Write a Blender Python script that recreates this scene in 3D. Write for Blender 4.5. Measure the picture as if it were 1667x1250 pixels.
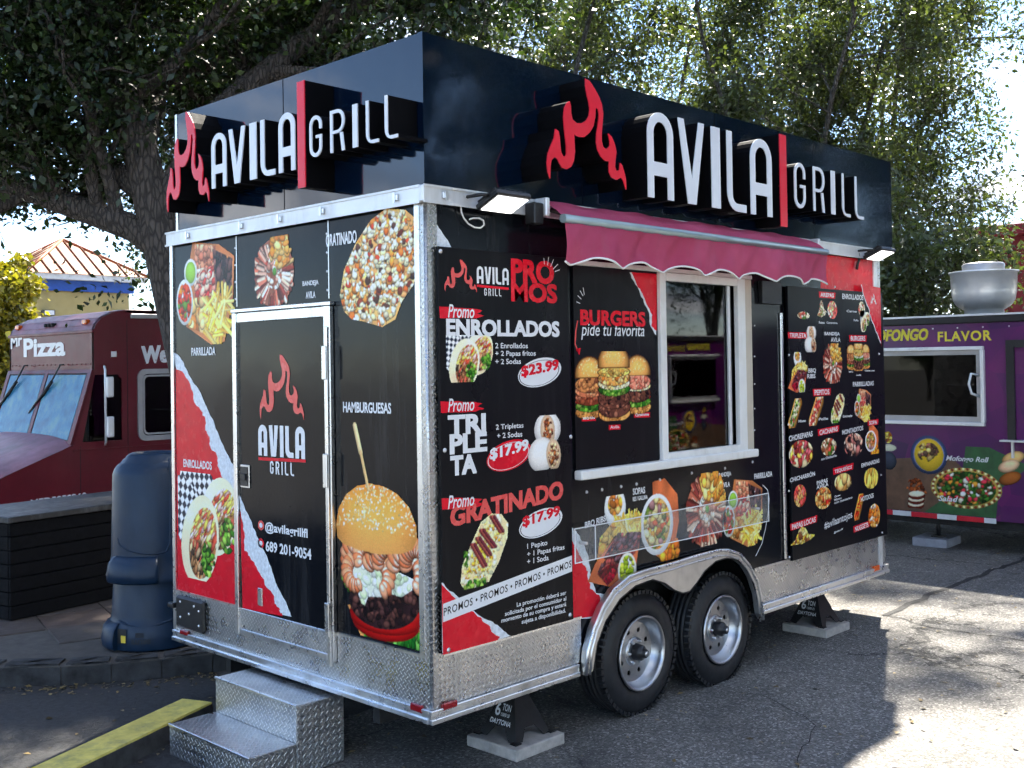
import bpy, bmesh, math, random
import numpy as np
from mathutils import Vector, Matrix
from mathutils.geometry import tessellate_polygon

# ------------------------------------------------------------------ start clean
for o in list(bpy.data.objects):
    bpy.data.objects.remove(o)
scene = bpy.context.scene
COL = scene.collection
random.seed(7)

# ------------------------------------------------------------------ camera (solved from the trailer's edges)
F_PX, YAW, PITCH, ROLL = 1761.45, 0.76795, 0.015175, -0.015323
CAM = np.array([-3.102, -3.505, 1.882])
PCX, PCY = 833.5, 565.0
_f = np.array([math.cos(PITCH)*math.cos(YAW), math.cos(PITCH)*math.sin(YAW), math.sin(PITCH)])
_r0 = np.array([math.sin(YAW), -math.cos(YAW), 0.0])
_u0 = np.cross(_r0, _f)
_r = math.cos(ROLL)*_r0 + math.sin(ROLL)*_u0
_u = -math.sin(ROLL)*_r0 + math.cos(ROLL)*_u0
cam_data = bpy.data.cameras.new('camera')
cam = bpy.data.objects.new('camera', cam_data)
COL.objects.link(cam)
cam.matrix_world = Matrix(((_r[0], _u[0], -_f[0], CAM[0]), (_r[1], _u[1], -_f[1], CAM[1]),
                           (_r[2], _u[2], -_f[2], CAM[2]), (0, 0, 0, 1)))
cam_data.sensor_width = 36
cam_data.lens = 36*F_PX/1667
cam_data.shift_y = (PCY-625)/1667
cam_data.clip_start = 0.05
cam_data.clip_end = 2000
scene.camera = cam

# ------------------------------------------------------------------ sky, sun, exposure
SUN_EL = math.radians(51)
SUN_AZ = (0.913, 0.408)
world = bpy.data.worlds.new('World')
scene.world = world
world.use_nodes = True
wn, wl = world.node_tree.nodes, world.node_tree.links
wn.clear()
w_out = wn.new('ShaderNodeOutputWorld')
w_bg = wn.new('ShaderNodeBackground')
w_bg.inputs['Strength'].default_value = 0.10
sky = wn.new('ShaderNodeTexSky')
sky.sky_type = 'NISHITA'
sky.sun_disc = False
sky.sun_elevation = SUN_EL
sky.sun_rotation = math.atan2(SUN_AZ[0], SUN_AZ[1])
sky.air_density = 0.8
sky.dust_density = 0.15
sky.ozone_density = 3.0
# broken cloud layer over the whole dome: noise on a flat sheet seen in the direction of view
tc = wn.new('ShaderNodeTexCoord')
sep = wn.new('ShaderNodeSeparateXYZ')
wl.new(tc.outputs['Generated'], sep.inputs[0])
def wmath(op, a, b=None):
    n = wn.new('ShaderNodeMath'); n.operation = op
    for i, v in enumerate((a, b)):
        if v is None: continue
        if isinstance(v, (int, float)): n.inputs[i].default_value = v
        else: wl.new(v, n.inputs[i])
    return n.outputs[0]
CLOUD_SHIFT = (11.0, 5.0)
zz = wmath('ADD', wmath('MAXIMUM', sep.outputs['Z'], 0.0), 0.12)
comb = wn.new('ShaderNodeCombineXYZ')
wl.new(wmath('ADD', wmath('DIVIDE', sep.outputs['X'], zz), CLOUD_SHIFT[0]), comb.inputs[0])
wl.new(wmath('ADD', wmath('DIVIDE', sep.outputs['Y'], zz), CLOUD_SHIFT[1]), comb.inputs[1])
n1 = wn.new('ShaderNodeTexNoise'); n1.inputs['Scale'].default_value = 0.8; n1.inputs['Detail'].default_value = 5; n1.inputs['Roughness'].default_value = 0.6
wl.new(comb.outputs[0], n1.inputs['Vector'])
rmp = wn.new('ShaderNodeValToRGB')
rmp.color_ramp.elements[0].position = 0.50
rmp.color_ramp.elements[1].position = 0.64
wl.new(n1.outputs['Fac'], rmp.inputs[0])
n2 = wn.new('ShaderNodeTexNoise'); n2.inputs['Scale'].default_value = 2.3; n2.inputs['Detail'].default_value = 3
wl.new(comb.outputs[0], n2.inputs['Vector'])
ccol = wn.new('ShaderNodeValToRGB')
ccol.color_ramp.elements[0].position = 0.42; ccol.color_ramp.elements[0].color = (1.7, 2.0, 2.6, 1)
ccol.color_ramp.elements[1].position = 0.66; ccol.color_ramp.elements[1].color = (7.0, 7.1, 7.3, 1)
wl.new(n2.outputs['Fac'], ccol.inputs[0])
wmix = wn.new('ShaderNodeMixRGB')
wl.new(rmp.outputs[0], wmix.inputs[0]); wl.new(sky.outputs[0], wmix.inputs[1]); wl.new(ccol.outputs[0], wmix.inputs[2])
wl.new(wmix.outputs[0], w_bg.inputs['Color'])
wl.new(w_bg.outputs[0], w_out.inputs[0])

sun_data = bpy.data.lights.new('sun', 'SUN')
sun_data.energy = 5.0
sun_data.angle = math.radians(1.0)
sun_data.color = (1.0, 0.93, 0.81)
sun = bpy.data.objects.new('sun', sun_data)
COL.objects.link(sun)
sd = Vector((SUN_AZ[0]*math.cos(SUN_EL), SUN_AZ[1]*math.cos(SUN_EL), math.sin(SUN_EL)))
sun.rotation_euler = sd.to_track_quat('Z', 'Y').to_euler()
sun.location = (20, 10, 30)
vs = scene.view_settings
vs.view_transform = 'Standard'
vs.look = 'None'
vs.gamma = 1
vs.exposure = 2.15
vs.use_curve_mapping = False
cy = scene.cycles
cy.max_bounces = 5
cy.diffuse_bounces = 2
cy.glossy_bounces = 3
cy.transmission_bounces = 4
cy.transparent_max_bounces = 4
cy.caustics_reflective = False
cy.caustics_refractive = False
cy.use_adaptive_sampling = True
cy.adaptive_threshold = 0.04
cy.adaptive_min_samples = 12
world.cycles.sampling_method = 'MANUAL'
world.cycles.sample_map_resolution = 512
cy.use_denoising = True

# ------------------------------------------------------------------ measuring: photograph point -> point on a real plane
def ray(px, py):
    return _f + _r*(px-PCX)/F_PX - _u*(py-PCY)/F_PX
def on_axis(px, py, axis, val):
    d = ray(px, py)
    return CAM + d*((val-CAM[axis])/d[axis])
GND = 0.345          # trailer floor edge above the asphalt
LEN, WID = 4.348, 2.19
class Face:
    """upright plane; u runs to the right as seen from outside, v is height, d is distance outwards"""
    def __init__(s, kind, off=0.0):
        s.kind, s.off = kind, off
    def uv(s, px, py, d=0.0):
        if s.kind == 'end':
            q = on_axis(px, py, 0, s.off-d); return (-q[1], q[2])
        q = on_axis(px, py, 1, s.off-d); return (q[0], q[2])
    def w(s, u, v, d=0.0):
        return (s.off-d, -u, v) if s.kind == 'end' else (u, s.off-d, v)
E = Face('end')       # rear end of the trailer, faces -x
S = Face('side')      # long serving side, faces -y
# ------------------------------------------------------------------ materials
def srgb(r, g, b):
    return tuple(((c/255)/12.92 if c/255 <= 0.04045 else ((c/255+0.055)/1.055)**2.4) for c in (r, g, b))
class NT:
    def __init__(s, m):
        m.use_nodes = True
        s.m = m; s.n = m.node_tree.nodes; s.l = m.node_tree.links
        s.b = s.n['Principled BSDF']
    def new(s, t, **kw):
        n = s.n.new(t)
        for k, v in kw.items(): setattr(n, k, v)
        return n
    def put(s, sock, v):
        if hasattr(v, 'links') or hasattr(v, 'is_linked'): s.l.new(v, sock)
        else: sock.default_value = v
    def math(s, op, a, b=None, c=None, clamp=False):
        n = s.new('ShaderNodeMath', operation=op, use_clamp=clamp)
        for i, v in enumerate((a, b, c)):
            if v is not None: s.put(n.inputs[i], v)
        return n.outputs[0]
    def pos(s):
        return s.new('ShaderNodeNewGeometry').outputs['Position']
    def obj(s):
        return s.new('ShaderNodeTexCoord').outputs['Object']
    def noise(s, scale, detail=4, rough=0.55, vec=None, stretch=None):
        n = s.new('ShaderNodeTexNoise')
        n.inputs['Scale'].default_value = scale; n.inputs['Detail'].default_value = detail; n.inputs['Roughness'].default_value = rough
        v = vec if vec is not None else s.pos()
        if stretch:
            mp = s.new('ShaderNodeMapping'); mp.inputs['Scale'].default_value = stretch
            s.l.new(v, mp.inputs[0]); v = mp.outputs[0]
        s.l.new(v, n.inputs['Vector'])
        return n.outputs['Fac']
    def ramp(s, fac, stops):
        r = s.new('ShaderNodeValToRGB')
        while len(r.color_ramp.elements) < len(stops): r.color_ramp.elements.new(0.5)
        for e, (p, c) in zip(r.color_ramp.elements, stops):
            e.position = p
            e.color = (c, c, c, 1) if isinstance(c, (int, float)) else tuple(c)+(1,)
        s.l.new(fac, r.inputs[0])
        return r.outputs[0]
    def mix(s, fac, a, b, mode='MIX'):
        n = s.new('ShaderNodeMixRGB', blend_type=mode)
        for i, v in enumerate((fac, a, b)):
            if isinstance(v, tuple) and len(v) == 3: v = v+(1,)
            s.put(n.inputs[i], v)
        return n.outputs[0]
    def bump(s, h, strength=0.3, dist=0.01):
        b = s.new('ShaderNodeBump'); b.inputs['Strength'].default_value = strength; b.inputs['Distance'].default_value = dist
        s.l.new(h, b.inputs['Height']); s.l.new(b.outputs[0], s.b.inputs['Normal'])
    def set(s, **kw):
        names = dict(color='Base Color', rough='Roughness', metal='Metallic', ior='IOR', coat='Coat Weight', coat_rough='Coat Roughness', trans='Transmission Weight', alpha='Alpha', spec='Specular IOR Level', emit='Emission Color', emit_s='Emission Strength')
        for k, v in kw.items():
            if isinstance(v, tuple) and len(v) == 3: v = v+(1,)
            s.put(s.b.inputs[names[k]], v)
MAT = {}
def mat(name, color=(0.5, 0.5, 0.5), rough=0.5, metal=0.0, var=0.12, vscale=6.0, bump=0.0, bscale=60.0, rvar=0.1, dirt=None, **kw):
    """plain procedural material: colour and gloss broken up by noise, optional fine relief and dirt"""
    if name in MAT: return MAT[name]
    m = bpy.data.materials.new(name); t = NT(m)
    fac = t.noise(vscale, 5, 0.6)
    lo = tuple(c*(1-var) for c in color); hi = tuple(min(1, c*(1+var)) for c in color)
    c = t.ramp(fac, [(0.3, lo), (0.7, hi)])
    if dirt:
        d = t.ramp(t.noise(vscale*0.7, 6, 0.7, stretch=(1, 1, 0.25)), [(0.5, 0.0), (0.75, dirt[1])])
        c = t.mix(d, c, dirt[0])
    t.set(color=c, metal=metal, rough=t.ramp(t.noise(vscale*2.3, 4), [(0.3, max(0.02, rough-rvar*rough)), (0.7, min(1, rough+rvar*rough+0.02))]), **kw)
    if bump: t.bump(t.noise(bscale, 4), bump, 0.004)
    MAT[name] = m
    return m
# diamond tread plate: raised lozenges, alternate ones turned by a right angle
def plate_mat(name, cell=0.020, tone=0.62, rough=0.28):
    m = bpy.data.materials.new(name); t = NT(m)
    g = t.new('ShaderNodeNewGeometry')
    p = t.new('ShaderNodeSeparateXYZ'); t.l.new(g.outputs['Position'], p.inputs[0])
    n = t.new('ShaderNodeSeparateXYZ'); t.l.new(g.outputs['True Normal'], n.inputs[0])
    isx = t.math('GREATER_THAN', t.math('ABSOLUTE', n.outputs[0]), 0.6)
    isz = t.math('GREATER_THAN', t.math('ABSOLUTE', n.outputs[2]), 0.6)
    u = t.math('ADD', t.math('MULTIPLY', p.outputs[1], isx), t.math('MULTIPLY', p.outputs[0], t.math('SUBTRACT', 1.0, isx)))
    v = t.math('ADD', t.math('MULTIPLY', p.outputs[1], isz), t.math('MULTIPLY', p.outputs[2], t.math('SUBTRACT', 1.0, isz)))
    k = 0.70710678/cell
    a = t.math('MULTIPLY', t.math('ADD', u, v), k); b = t.math('MULTIPLY', t.math('SUBTRACT', u, v), k)
    ia, ib = t.math('FLOOR', a), t.math('FLOOR', b)
    fa = t.math('SUBTRACT', t.math('SUBTRACT', a, ia), 0.5); fb = t.math('SUBTRACT', t.math('SUBTRACT', b, ib), 0.5)
    par = t.math('ABSOLUTE', t.math('MODULO', t.math('ADD', ia, ib), 2.0))
    inv = t.math('SUBTRACT', 1.0, par)
    lx = t.math('ADD', t.math('MULTIPLY', fa, par), t.math('MULTIPLY', fb, inv))
    ly = t.math('ADD', t.math('MULTIPLY', fb, par), t.math('MULTIPLY', fa, inv))
    d = t.math('ADD', t.math('POWER', t.math('DIVIDE', t.math('ABSOLUTE', lx), 0.62), 2.0), t.math('POWER', t.math('DIVIDE', t.math('ABSOLUTE', ly), 0.17), 2.0))
    h = t.math('SUBTRACT', 1.0, d, clamp=True)
    h = t.math('POWER', h, 0.6)
    wear = t.noise(3.0, 6, 0.65)
    t.set(color=t.mix(t.math('MULTIPLY', h, 0.5), t.ramp(wear, [(0.3, (tone*0.45, tone*0.46, tone*0.48)), (0.7, (tone*0.80, tone*0.79, tone*0.77))]), (0.9, 0.9, 0.9)), metal=1.0,
          rough=t.ramp(t.noise(9, 5), [(0.3, rough*0.8), (0.75, rough*1.5)]))
    t.bump(h, 1.0, 0.0030)
    MAT[name] = m
    return m
plate = plate_mat('tread_plate', 0.020, 0.88, 0.26)
plate_step = plate_mat('tread_plate_steps', 0.024, 0.80, 0.32)
alu = mat('bright_aluminium', (0.80, 0.81, 0.82), 0.28, 1.0, 0.08, 8, dirt=((0.35, 0.34, 0.32), 0.6))
alu_white = mat('white_aluminium', (0.78, 0.79, 0.80), 0.35, 0.35, 0.06, 5, dirt=((0.30, 0.29, 0.27), 0.5))
galv = mat('fender_metal', (0.62, 0.62, 0.61), 0.36, 1.0, 0.12, 12, bump=0.05, bscale=30)
def gloss_black(name, color, rough, streak, spec=0.3, coat=0.0, ior=1.5):
    m = bpy.data.materials.new(name); t = NT(m)
    st = t.ramp(t.noise(5, 7, 0.7, stretch=(2.2, 2.2, 0.18)), [(0.52, 0.0), (0.82, streak)])
    sp = t.ramp(t.noise(38, 5, 0.75), [(0.60, 0.0), (0.78, streak*0.7)])
    k = t.math('ADD', st, sp, clamp=True)
    t.set(color=t.mix(k, color, (0.16, 0.16, 0.165)), rough=t.ramp(t.noise(2.3, 5), [(0.3, rough), (0.75, rough*2.0)]), coat=coat, coat_rough=0.04, spec=spec, ior=ior)
    t.bump(t.noise(1.7, 3, 0.5), 0.10, 0.03)
    MAT[name] = m
    return m
vinyl = gloss_black('black_vinyl', (0.0035, 0.0045, 0.007), 0.10, 0.17, 0.22)
sign_black = gloss_black('black_sign_panel', (0.001, 0.006, 0.018), 0.05, 0.05, 0.5, 0.0, 1.78)
board_black = gloss_black('black_menu_board', (0.005, 0.005, 0.007), 0.22, 0.07, 0.14)
can_black = mat('letter_return_black', (0.003, 0.003, 0.004), 0.65, spec=0.06)
letter_white = mat('letter_face_white', (0.76, 0.80, 0.86), 0.35, 0, 0.04, 3)
letter_red = mat('letter_face_red', (0.78, 0.015, 0.04), 0.32, 0, 0.05, 3)
print_white = mat('print_white', (0.80, 0.81, 0.83), 0.3, 0, 0.03)
print_paper = mat('print_torn_paper', (0.72, 0.77, 0.82), 0.3, 0, 0.22, 55, spec=0.25)
print_red = mat('print_red', (0.74, 0.010, 0.026), 0.25, 0, 0.10, 9, spec=0.2)
print_orange = mat('print_coral', (0.80, 0.09, 0.08), 0.25, 0, 0.05)
print_dark = mat('print_dark', (0.012, 0.012, 0.014), 0.25)
rubber = mat('tyre_rubber', (0.013, 0.014, 0.017), 0.5, 0, 0.3, 14, bump=0.08, bscale=90, dirt=((0.055, 0.052, 0.048), 0.55))
steel_grey = mat('rim_grey_steel', (0.52, 0.53, 0.55), 0.30, 1.0, 0.06, 20)
black_metal = mat('black_painted_metal', (0.010, 0.010, 0.011), 0.42, 0, 0.3, 20)
black_plastic = mat('black_plastic', (0.014, 0.014, 0.016), 0.35, 0, 0.2, 20)
under_black = mat('underbody_black', (0.012, 0.012, 0.012), 0.8, 0, 0.3, 8)
red_lens = mat('red_lens', (0.28, 0.006, 0.010), 0.15, coat=0.5)
amber_lens = mat('amber_lens', (0.75, 0.12, 0.01), 0.15, coat=0.5)
frame_white = mat('window_frame_white', (0.80, 0.80, 0.77), 0.35, 0, 0.05, 10, dirt=((0.4, 0.36, 0.28), 0.35))
frame_beige = mat('window_jamb_beige', (0.56, 0.50, 0.40), 0.5, 0, 0.08, 10)
screw_mat = mat('screw_steel', (0.75, 0.75, 0.76), 0.3, 1.0)
lamp_glass = mat('flood_lamp_glass', (0.86, 0.87, 0.88), 0.2, 0, 0.03)
lamp_lit = mat('flood_lamp_lit', (0.86, 0.87, 0.88), 0.2, 0, 0.03, emit=(1.0, 0.98, 0.94), emit_s=1.1)
pad_conc = mat('concrete_paver', (0.46, 0.42, 0.38), 0.9, 0, 0.22, 18, bump=0.4, bscale=120)
def glass_mat(name, tint, ior=1.5, veil=0.0):
    """thin pane: tinted see-through plus a mirror reflection that grows towards grazing angles"""
    m = bpy.data.materials.new(name); t = NT(m)
    tr = t.new('ShaderNodeBsdfTransparent'); tr.inputs[0].default_value = tint+(1,)
    gl = t.new('ShaderNodeBsdfGlossy'); t.l.new(t.ramp(t.noise(14, 3), [(0.35, 0.01), (0.8, 0.05)]), gl.inputs['Roughness'])
    lw = t.new('ShaderNodeLayerWeight'); f0 = ((ior-1)/(ior+1))**2
    fz = t.math('ADD', f0, t.math('MULTIPLY', t.math('POWER', lw.outputs['Facing'], 5.0), 1-f0))
    mx = t.new('ShaderNodeMixShader'); t.l.new(fz, mx.inputs[0]); t.l.new(tr.outputs[0], mx.inputs[1]); t.l.new(gl.outputs[0], mx.inputs[2])
    last = mx.outputs[0]
    if veil:
        df = t.new('ShaderNodeBsdfDiffuse'); df.inputs[0].default_value = (0.8, 0.8, 0.8, 1)
        m2 = t.new('ShaderNodeMixShader'); m2.inputs[0].default_value = veil; t.l.new(last, m2.inputs[1]); t.l.new(df.outputs[0], m2.inputs[2]); last = m2.outputs[0]
    t.l.new(last, t.n['Material Output'].inputs[0])
    MAT[name] = m
    return m
glass = glass_mat('tinted_window_glass', (0.14, 0.17, 0.17), 1.65)
clear = glass_mat('clear_acrylic', (0.96, 0.97, 0.97), 1.3, 0.07)
def print_mat(name):
    m = bpy.data.materials.new(name); t = NT(m)
    a = t.new('ShaderNodeVertexColor', layer_name='print')
    n = t.ramp(t.noise(260, 2), [(0.3, 0.90), (0.7, 1.06)])
    t.set(color=t.mix(1.0, a.outputs['Color'], n, 'MULTIPLY'), rough=0.26, spec=0.25)
    MAT[name] = m
    return m
food = print_mat('printed_vinyl')

# ------------------------------------------------------------------ object helpers
def tag(o, label=None, cat=None, group=None, kind=None):
    for k, v in (('label', label), ('category', cat), ('group', group), ('kind', kind)):
        if v: o[k] = v
    return o
def thing(name, label, cat, loc=(0, 0, 0), group=None):
    o = bpy.data.objects.new(name, None)
    o.empty_display_size = 0.2
    COL.objects.link(o); o.location = loc
    return tag(o, label, cat, group)
def world_loc(o):
    v = Vector((0, 0, 0))
    while o is not None:
        v = v + o.location; o = o.parent
    return v
def link(name, me, m, parent=None, at=None):
    """link a mesh whose coordinates are world coordinates (or local to `at`)"""
    o = bpy.data.objects.new(name, me)
    if not me.materials:
        for mm in (m if isinstance(m, (list, tuple)) else [m]): me.materials.append(mm)
    COL.objects.link(o)
    base = world_loc(parent) if parent is not None else Vector((0, 0, 0))
    if parent is not None: o.parent = parent
    if at is not None: o.location = Vector(at)-base
    else: o.location = -base
    return o
class B:
    """collects shapes into one bmesh"""
    def __init__(s): s.bm = bmesh.new()
    def box(s, x0, x1, y0, y1, z0, z1, bev=0.0, seg=1, rot=None, mi=0):
        vs_ = [s.bm.verts.new((x, y, z)) for x in (x0, x1) for y in (y0, y1) for z in (z0, z1)]
        fs = [s.bm.faces.new([vs_[i] for i in q]) for q in ((0, 1, 3, 2), (4, 6, 7, 5), (0, 4, 5, 1), (2, 3, 7, 6), (0, 2, 6, 4), (1, 5, 7, 3))]
        for f_ in fs: f_.material_index = mi
        if bev:
            es = list({e for f_ in fs for e in f_.edges})
            r = bmesh.ops.bevel(s.bm, geom=es, offset=bev, segments=seg, affect='EDGES', profile=0.5)
            vs_ = list({v for f_ in r['faces'] for v in f_.verts} | {v for v in vs_ if v.is_valid})
        if rot is not None:
            bmesh.ops.transform(s.bm, matrix=rot, verts=[v for v in vs_ if v.is_valid])
        return s
    def tube(s, pts, r, seg=8, cap=True, mi=0):
        pts = [Vector(p) for p in pts]
        rs = r if isinstance(r, (list, tuple, np.ndarray)) else [r]*len(pts)
        rings = []; prev = None
        for i, p in enumerate(pts):
            t = (pts[min(i+1, len(pts)-1)]-pts[max(i-1, 0)]).normalized()
            if prev is None:
                a = Vector((0, 0, 1)) if abs(t.z) < 0.9 else Vector((1, 0, 0))
                n = t.cross(a).normalized()
            else:
                n = (prev-t*prev.dot(t)).normalized()
            prev = n; b = t.cross(n)
            rings.append([s.bm.verts.new(p+(n*math.cos(2*math.pi*k/seg)+b*math.sin(2*math.pi*k/seg))*rs[i]) for k in range(seg)])
        for A, C in zip(rings, rings[1:]):
            for k in range(seg):
                f_ = s.bm.faces.new((A[k], A[(k+1) % seg], C[(k+1) % seg], C[k])); f_.smooth = True; f_.material_index = mi
        if cap:
            for q in (rings[0][::-1], rings[-1]):
                s.bm.faces.new(q).material_index = mi
        return s
    def lathe(s, prof, c=(0, 0, 0), axis='z', seg=32, mi=0, smooth=True, a0=0.0, a1=2*math.pi):
        """prof: list of (radius, height along axis)"""
        full = abs(a1-a0-2*math.pi) < 1e-6
        n = seg if full else seg+1
        rings = []
        for rad, h in prof:
            ring = []
            for k in range(n):
                a = a0+(a1-a0)*k/seg
                p, q = rad*math.cos(a), rad*math.sin(a)
                co = {'z': (p, q, h), 'y': (p, h, q), 'x': (h, p, q)}[axis]
                ring.append(s.bm.verts.new((co[0]+c[0], co[1]+c[1], co[2]+c[2])))
            rings.append(ring)
        for A, C in zip(rings, rings[1:]):
            for k in range(n if full else n-1):
                f_ = s.bm.faces.new((A[k], A[(k+1) % n], C[(k+1) % n], C[k])); f_.smooth = smooth; f_.material_index = mi
        return s
    def solid(s, loops, place, d0, d1, mi=0, smooth=False):
        """prism of a 2D outline with holes; place(u, v, d) gives the world point"""
        idx = tessellate_polygon([[Vector((p[0], p[1], 0)) for p in lp] for lp in loops])
        flat = [p for lp in loops for p in lp]
        fr = [s.bm.verts.new(place(p[0], p[1], d1)) for p in flat]
        for t in idx:
            try: s.bm.faces.new([fr[i] for i in t]).material_index = mi
            except ValueError: pass
        if d0 is None: return s
        bk = [s.bm.verts.new(place(p[0], p[1], d0)) for p in flat]
        for t in idx:
            try: s.bm.faces.new([bk[i] for i in reversed(t)]).material_index = mi
            except ValueError: pass
        k = 0
        for lp in loops:
            n = len(lp)
            for i in range(n):
                a, b = k+i, k+(i+1) % n
                try:
                    f_ = s.bm.faces.new((fr[a], fr[b], bk[b], bk[a])); f_.material_index = mi; f_.smooth = smooth
                except ValueError: pass
            k += n
        return s
    def rect(s, face, u0, v0, u1, v1, d0, d1, mi=0, bev=0.0):
        a, b = face.w(u0, v0, d0), face.w(u1, v1, d1)
        lo = [min(p, q) for p, q in zip(a, b)]; hi = [max(p, q) for p, q in zip(a, b)]
        return s.box(lo[0], hi[0], lo[1], hi[1], lo[2], hi[2], bev, mi=mi)
    def obj(s, name, m, parent=None, smooth=None, at=None, flip=True):
        if flip: bmesh.ops.recalc_face_normals(s.bm, faces=s.bm.faces)
        me = bpy.data.meshes.new(name)
        s.bm.to_mesh(me); s.bm.free()
        if smooth is not None:
            me.polygons.foreach_set('use_smooth', [smooth]*len(me.polygons))
        return link(name, me, m, parent, at)
def np_mesh(name, V, Fq, col=None, layer='print', tri=None):
    V = np.asarray(V, np.float32); Fq = np.asarray(Fq, np.int32)
    me = bpy.data.meshes.new(name)
    n, k = Fq.shape
    me.vertices.add(len(V)); me.vertices.foreach_set('co', V.ravel())
    me.loops.add(n*k); me.loops.foreach_set('vertex_index', Fq.ravel())
    me.polygons.add(n); me.polygons.foreach_set('loop_start', np.arange(0, n*k, k, dtype=np.int32))
    me.update(calc_edges=True)
    if col is not None:
        at = me.color_attributes.new(layer, 'FLOAT_COLOR', 'POINT')
        c4 = np.ones((len(V), 4), np.float32); c4[:, :3] = col
        at.data.foreach_set('color', c4.ravel())
    return me

# ------------------------------------------------------------------ lettering
_txt = {}
def text_mesh(s, bold=0.0, shear=0.0, spacing=1.0):
    key = (s, bold, shear, spacing)
    if key in _txt: return _txt[key]
    cu = bpy.data.curves.new('t', 'FONT')
    cu.body = s; cu.offset = bold; cu.shear = shear; cu.space_character = spacing
    cu.resolution_u = 3; cu.fill_mode = 'FRONT'
    o = bpy.data.objects.new('t', cu); COL.objects.link(o)
    dg = bpy.context.evaluated_depsgraph_get()
    ev = o.evaluated_get(dg); me = ev.to_mesh()
    V = np.array([v.co[:2] for v in me.vertices]); Fc = [tuple(p.vertices) for p in me.polygons]
    ev.to_mesh_clear()
    bpy.data.objects.remove(o); bpy.data.curves.remove(cu)
    lo, hi = V.min(0), V.max(0)
    V = (V-lo)/(hi-lo)
    _txt[key] = (V, Fc)
    return _txt[key]
# condensed display letters of the sign, unit height, width given
def arc(cx, cy, rx, ry, a0, a1, n=8):
    return [(cx+rx*math.cos(math.radians(a0+(a1-a0)*i/n)), cy+ry*math.sin(math.radians(a0+(a1-a0)*i/n))) for i in range(n+1)]
def ribbon(path, t):
    """outline of a stroke of width t along path"""
    L_, R_ = [], []
    for i, p in enumerate(path):
        a = Vector(path[max(i-1, 0)]); b = Vector(path[min(i+1, len(path)-1)])
        d = (b-a).normalized(); n = Vector((-d.y, d.x))*(t/2)
        L_.append((p[0]+n.x, p[1]+n.y)); R_.append((p[0]-n.x, p[1]-n.y))
    return [L_+R_[::-1]]
def glyph(ch, w, t):
    """outline loops, height 1, width w, stroke t"""
    if ch == 'A':
        r = w*0.5
        outer = [(0, 0)]+[(0, 1-r)]+arc(r, 1-r, r, r, 180, 0, 12)[1:]+[(w, 0), (w-t, 0), (w-t, 0.26), (t, 0.26), (t, 0)]
        ri = r-t
        hole = [(t, 0.42), (t, 1-r)]+arc(r, 1-r, ri, max(ri, 0.02)*1.05, 180, 0, 8)[1:]+[(w-t, 0.42)]
        return [outer, hole]
    if ch == 'V':
        k = w*0.5
        return [[(0, 1), (t, 1), (k, 0.30), (w-t, 1), (w, 1), (k+t*0.72, 0), (k-t*0.72, 0)]]
    if ch == 'I':
        return [[(0, 0), (w, 0), (w, 1), (0, 1)]]
    if ch == 'L':
        r = min(w*0.75, 0.24)
        ri = r*0.45
        return [[(0, 1), (0, r)]+arc(r, r, r, r, 180, 270, 6)[1:]+[(w, 0), (w, t*0.85)]+arc(t+ri, t*0.85+ri, ri, ri, 270, 180, 5)+[(t, 1)]]
    if ch == 'G':
        r = w/2
        ri = max(r-t, 0.02)
        outer = [(w, 0.66), (w, 1-r)]+arc(r, 1-r, r, r, 0, 180, 10)[1:]+[(0, r)]+arc(r, r, r, r, 180, 360, 10)[1:]+[(w, 0.52), (w*0.52, 0.52), (w*0.52, 0.52-t*0.8), (w-t, 0.52-t*0.8), (w-t, r)]
        return [outer+arc(r, r, ri, ri, 360, 180, 8)[1:]+[(t, 1-r)]+arc(r, 1-r, ri, ri, 180, 0, 8)[1:]+[(w-t, 0.66)]]
    if ch == 'R':
        r = min(w*0.5, 0.26)
        m = 0.44
        outer = [(0, 0), (0, 1), (w-r, 1)]+arc(w-r, 1-r, r, r, 90, 0, 6)[1:]+arc(w-r, m+r, r, r, 0, -90, 6)+[(t, m), (t, 0)]
        ri = max(r-t, 0.03)
        hole = [(t, m+t*0.8), (t, 1-t*0.9), (w-t-ri, 1-t*0.9)]+arc(w-t-ri, 1-t*0.9-ri, ri, ri, 90, 0, 4)[1:]+arc(w-t-ri, m+t*0.8+ri, ri, ri, 0, -90, 4)
        return [outer, hole, 'LEG', [(w-t*1.9, m-0.0006), (w-t*0.75, m-0.0006), (w, 0), (w-t*1.1, 0)]]
FLAME_PX = [(912,292),(935,305),(960,345),(985,390),(1000,430),(1008,480),(1005,530),(1000,580),(1000,630),(1008,665),(1025,675),(1042,660),(1045,635),(1035,590),(1055,610),(1070,645),(1080,690),(1075,730),(1072,770),(1080,795),(1095,788),(1100,750),(1112,765),(1122,800),(1132,840),(1133,895),(1125,870),(1118,845),(1105,830),(1080,842),(1055,830),(1040,800),(1038,770),(1040,742),(1018,738),(995,715),(978,680),(970,640),(972,590),(980,540),(985,490),(980,458),(967,450),(965,500),(955,550),(935,585),(905,610),(880,610),(860,602),(850,590),(852,640),(855,690),(848,740),(835,770),(810,785),(785,775),(770,750),(760,728),(745,718),(727,735),(722,775),(720,835),(708,800),(703,750),(708,700),(722,660),(742,615),(748,565),(765,577),(772,610),(775,650),(779,690),(790,713),(803,716),(808,700),(808,660),(803,620),(797,560),(793,500),(798,450),(810,425),(825,415),(833,440),(834,480),(842,515),(862,533),(890,535),(915,520),(930,495),(935,460),(930,420),(920,380),(911,330)]
_fl = np.array([S.uv(680+x/3.334, 40+y/3.334, 0.17) for x, y in FLAME_PX])
FLAME_BOX = (_fl.min(0), _fl.max(0))
FLAME = ((_fl-_fl.min(0))/(_fl.max(0)-_fl.min(0))).tolist()

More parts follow.
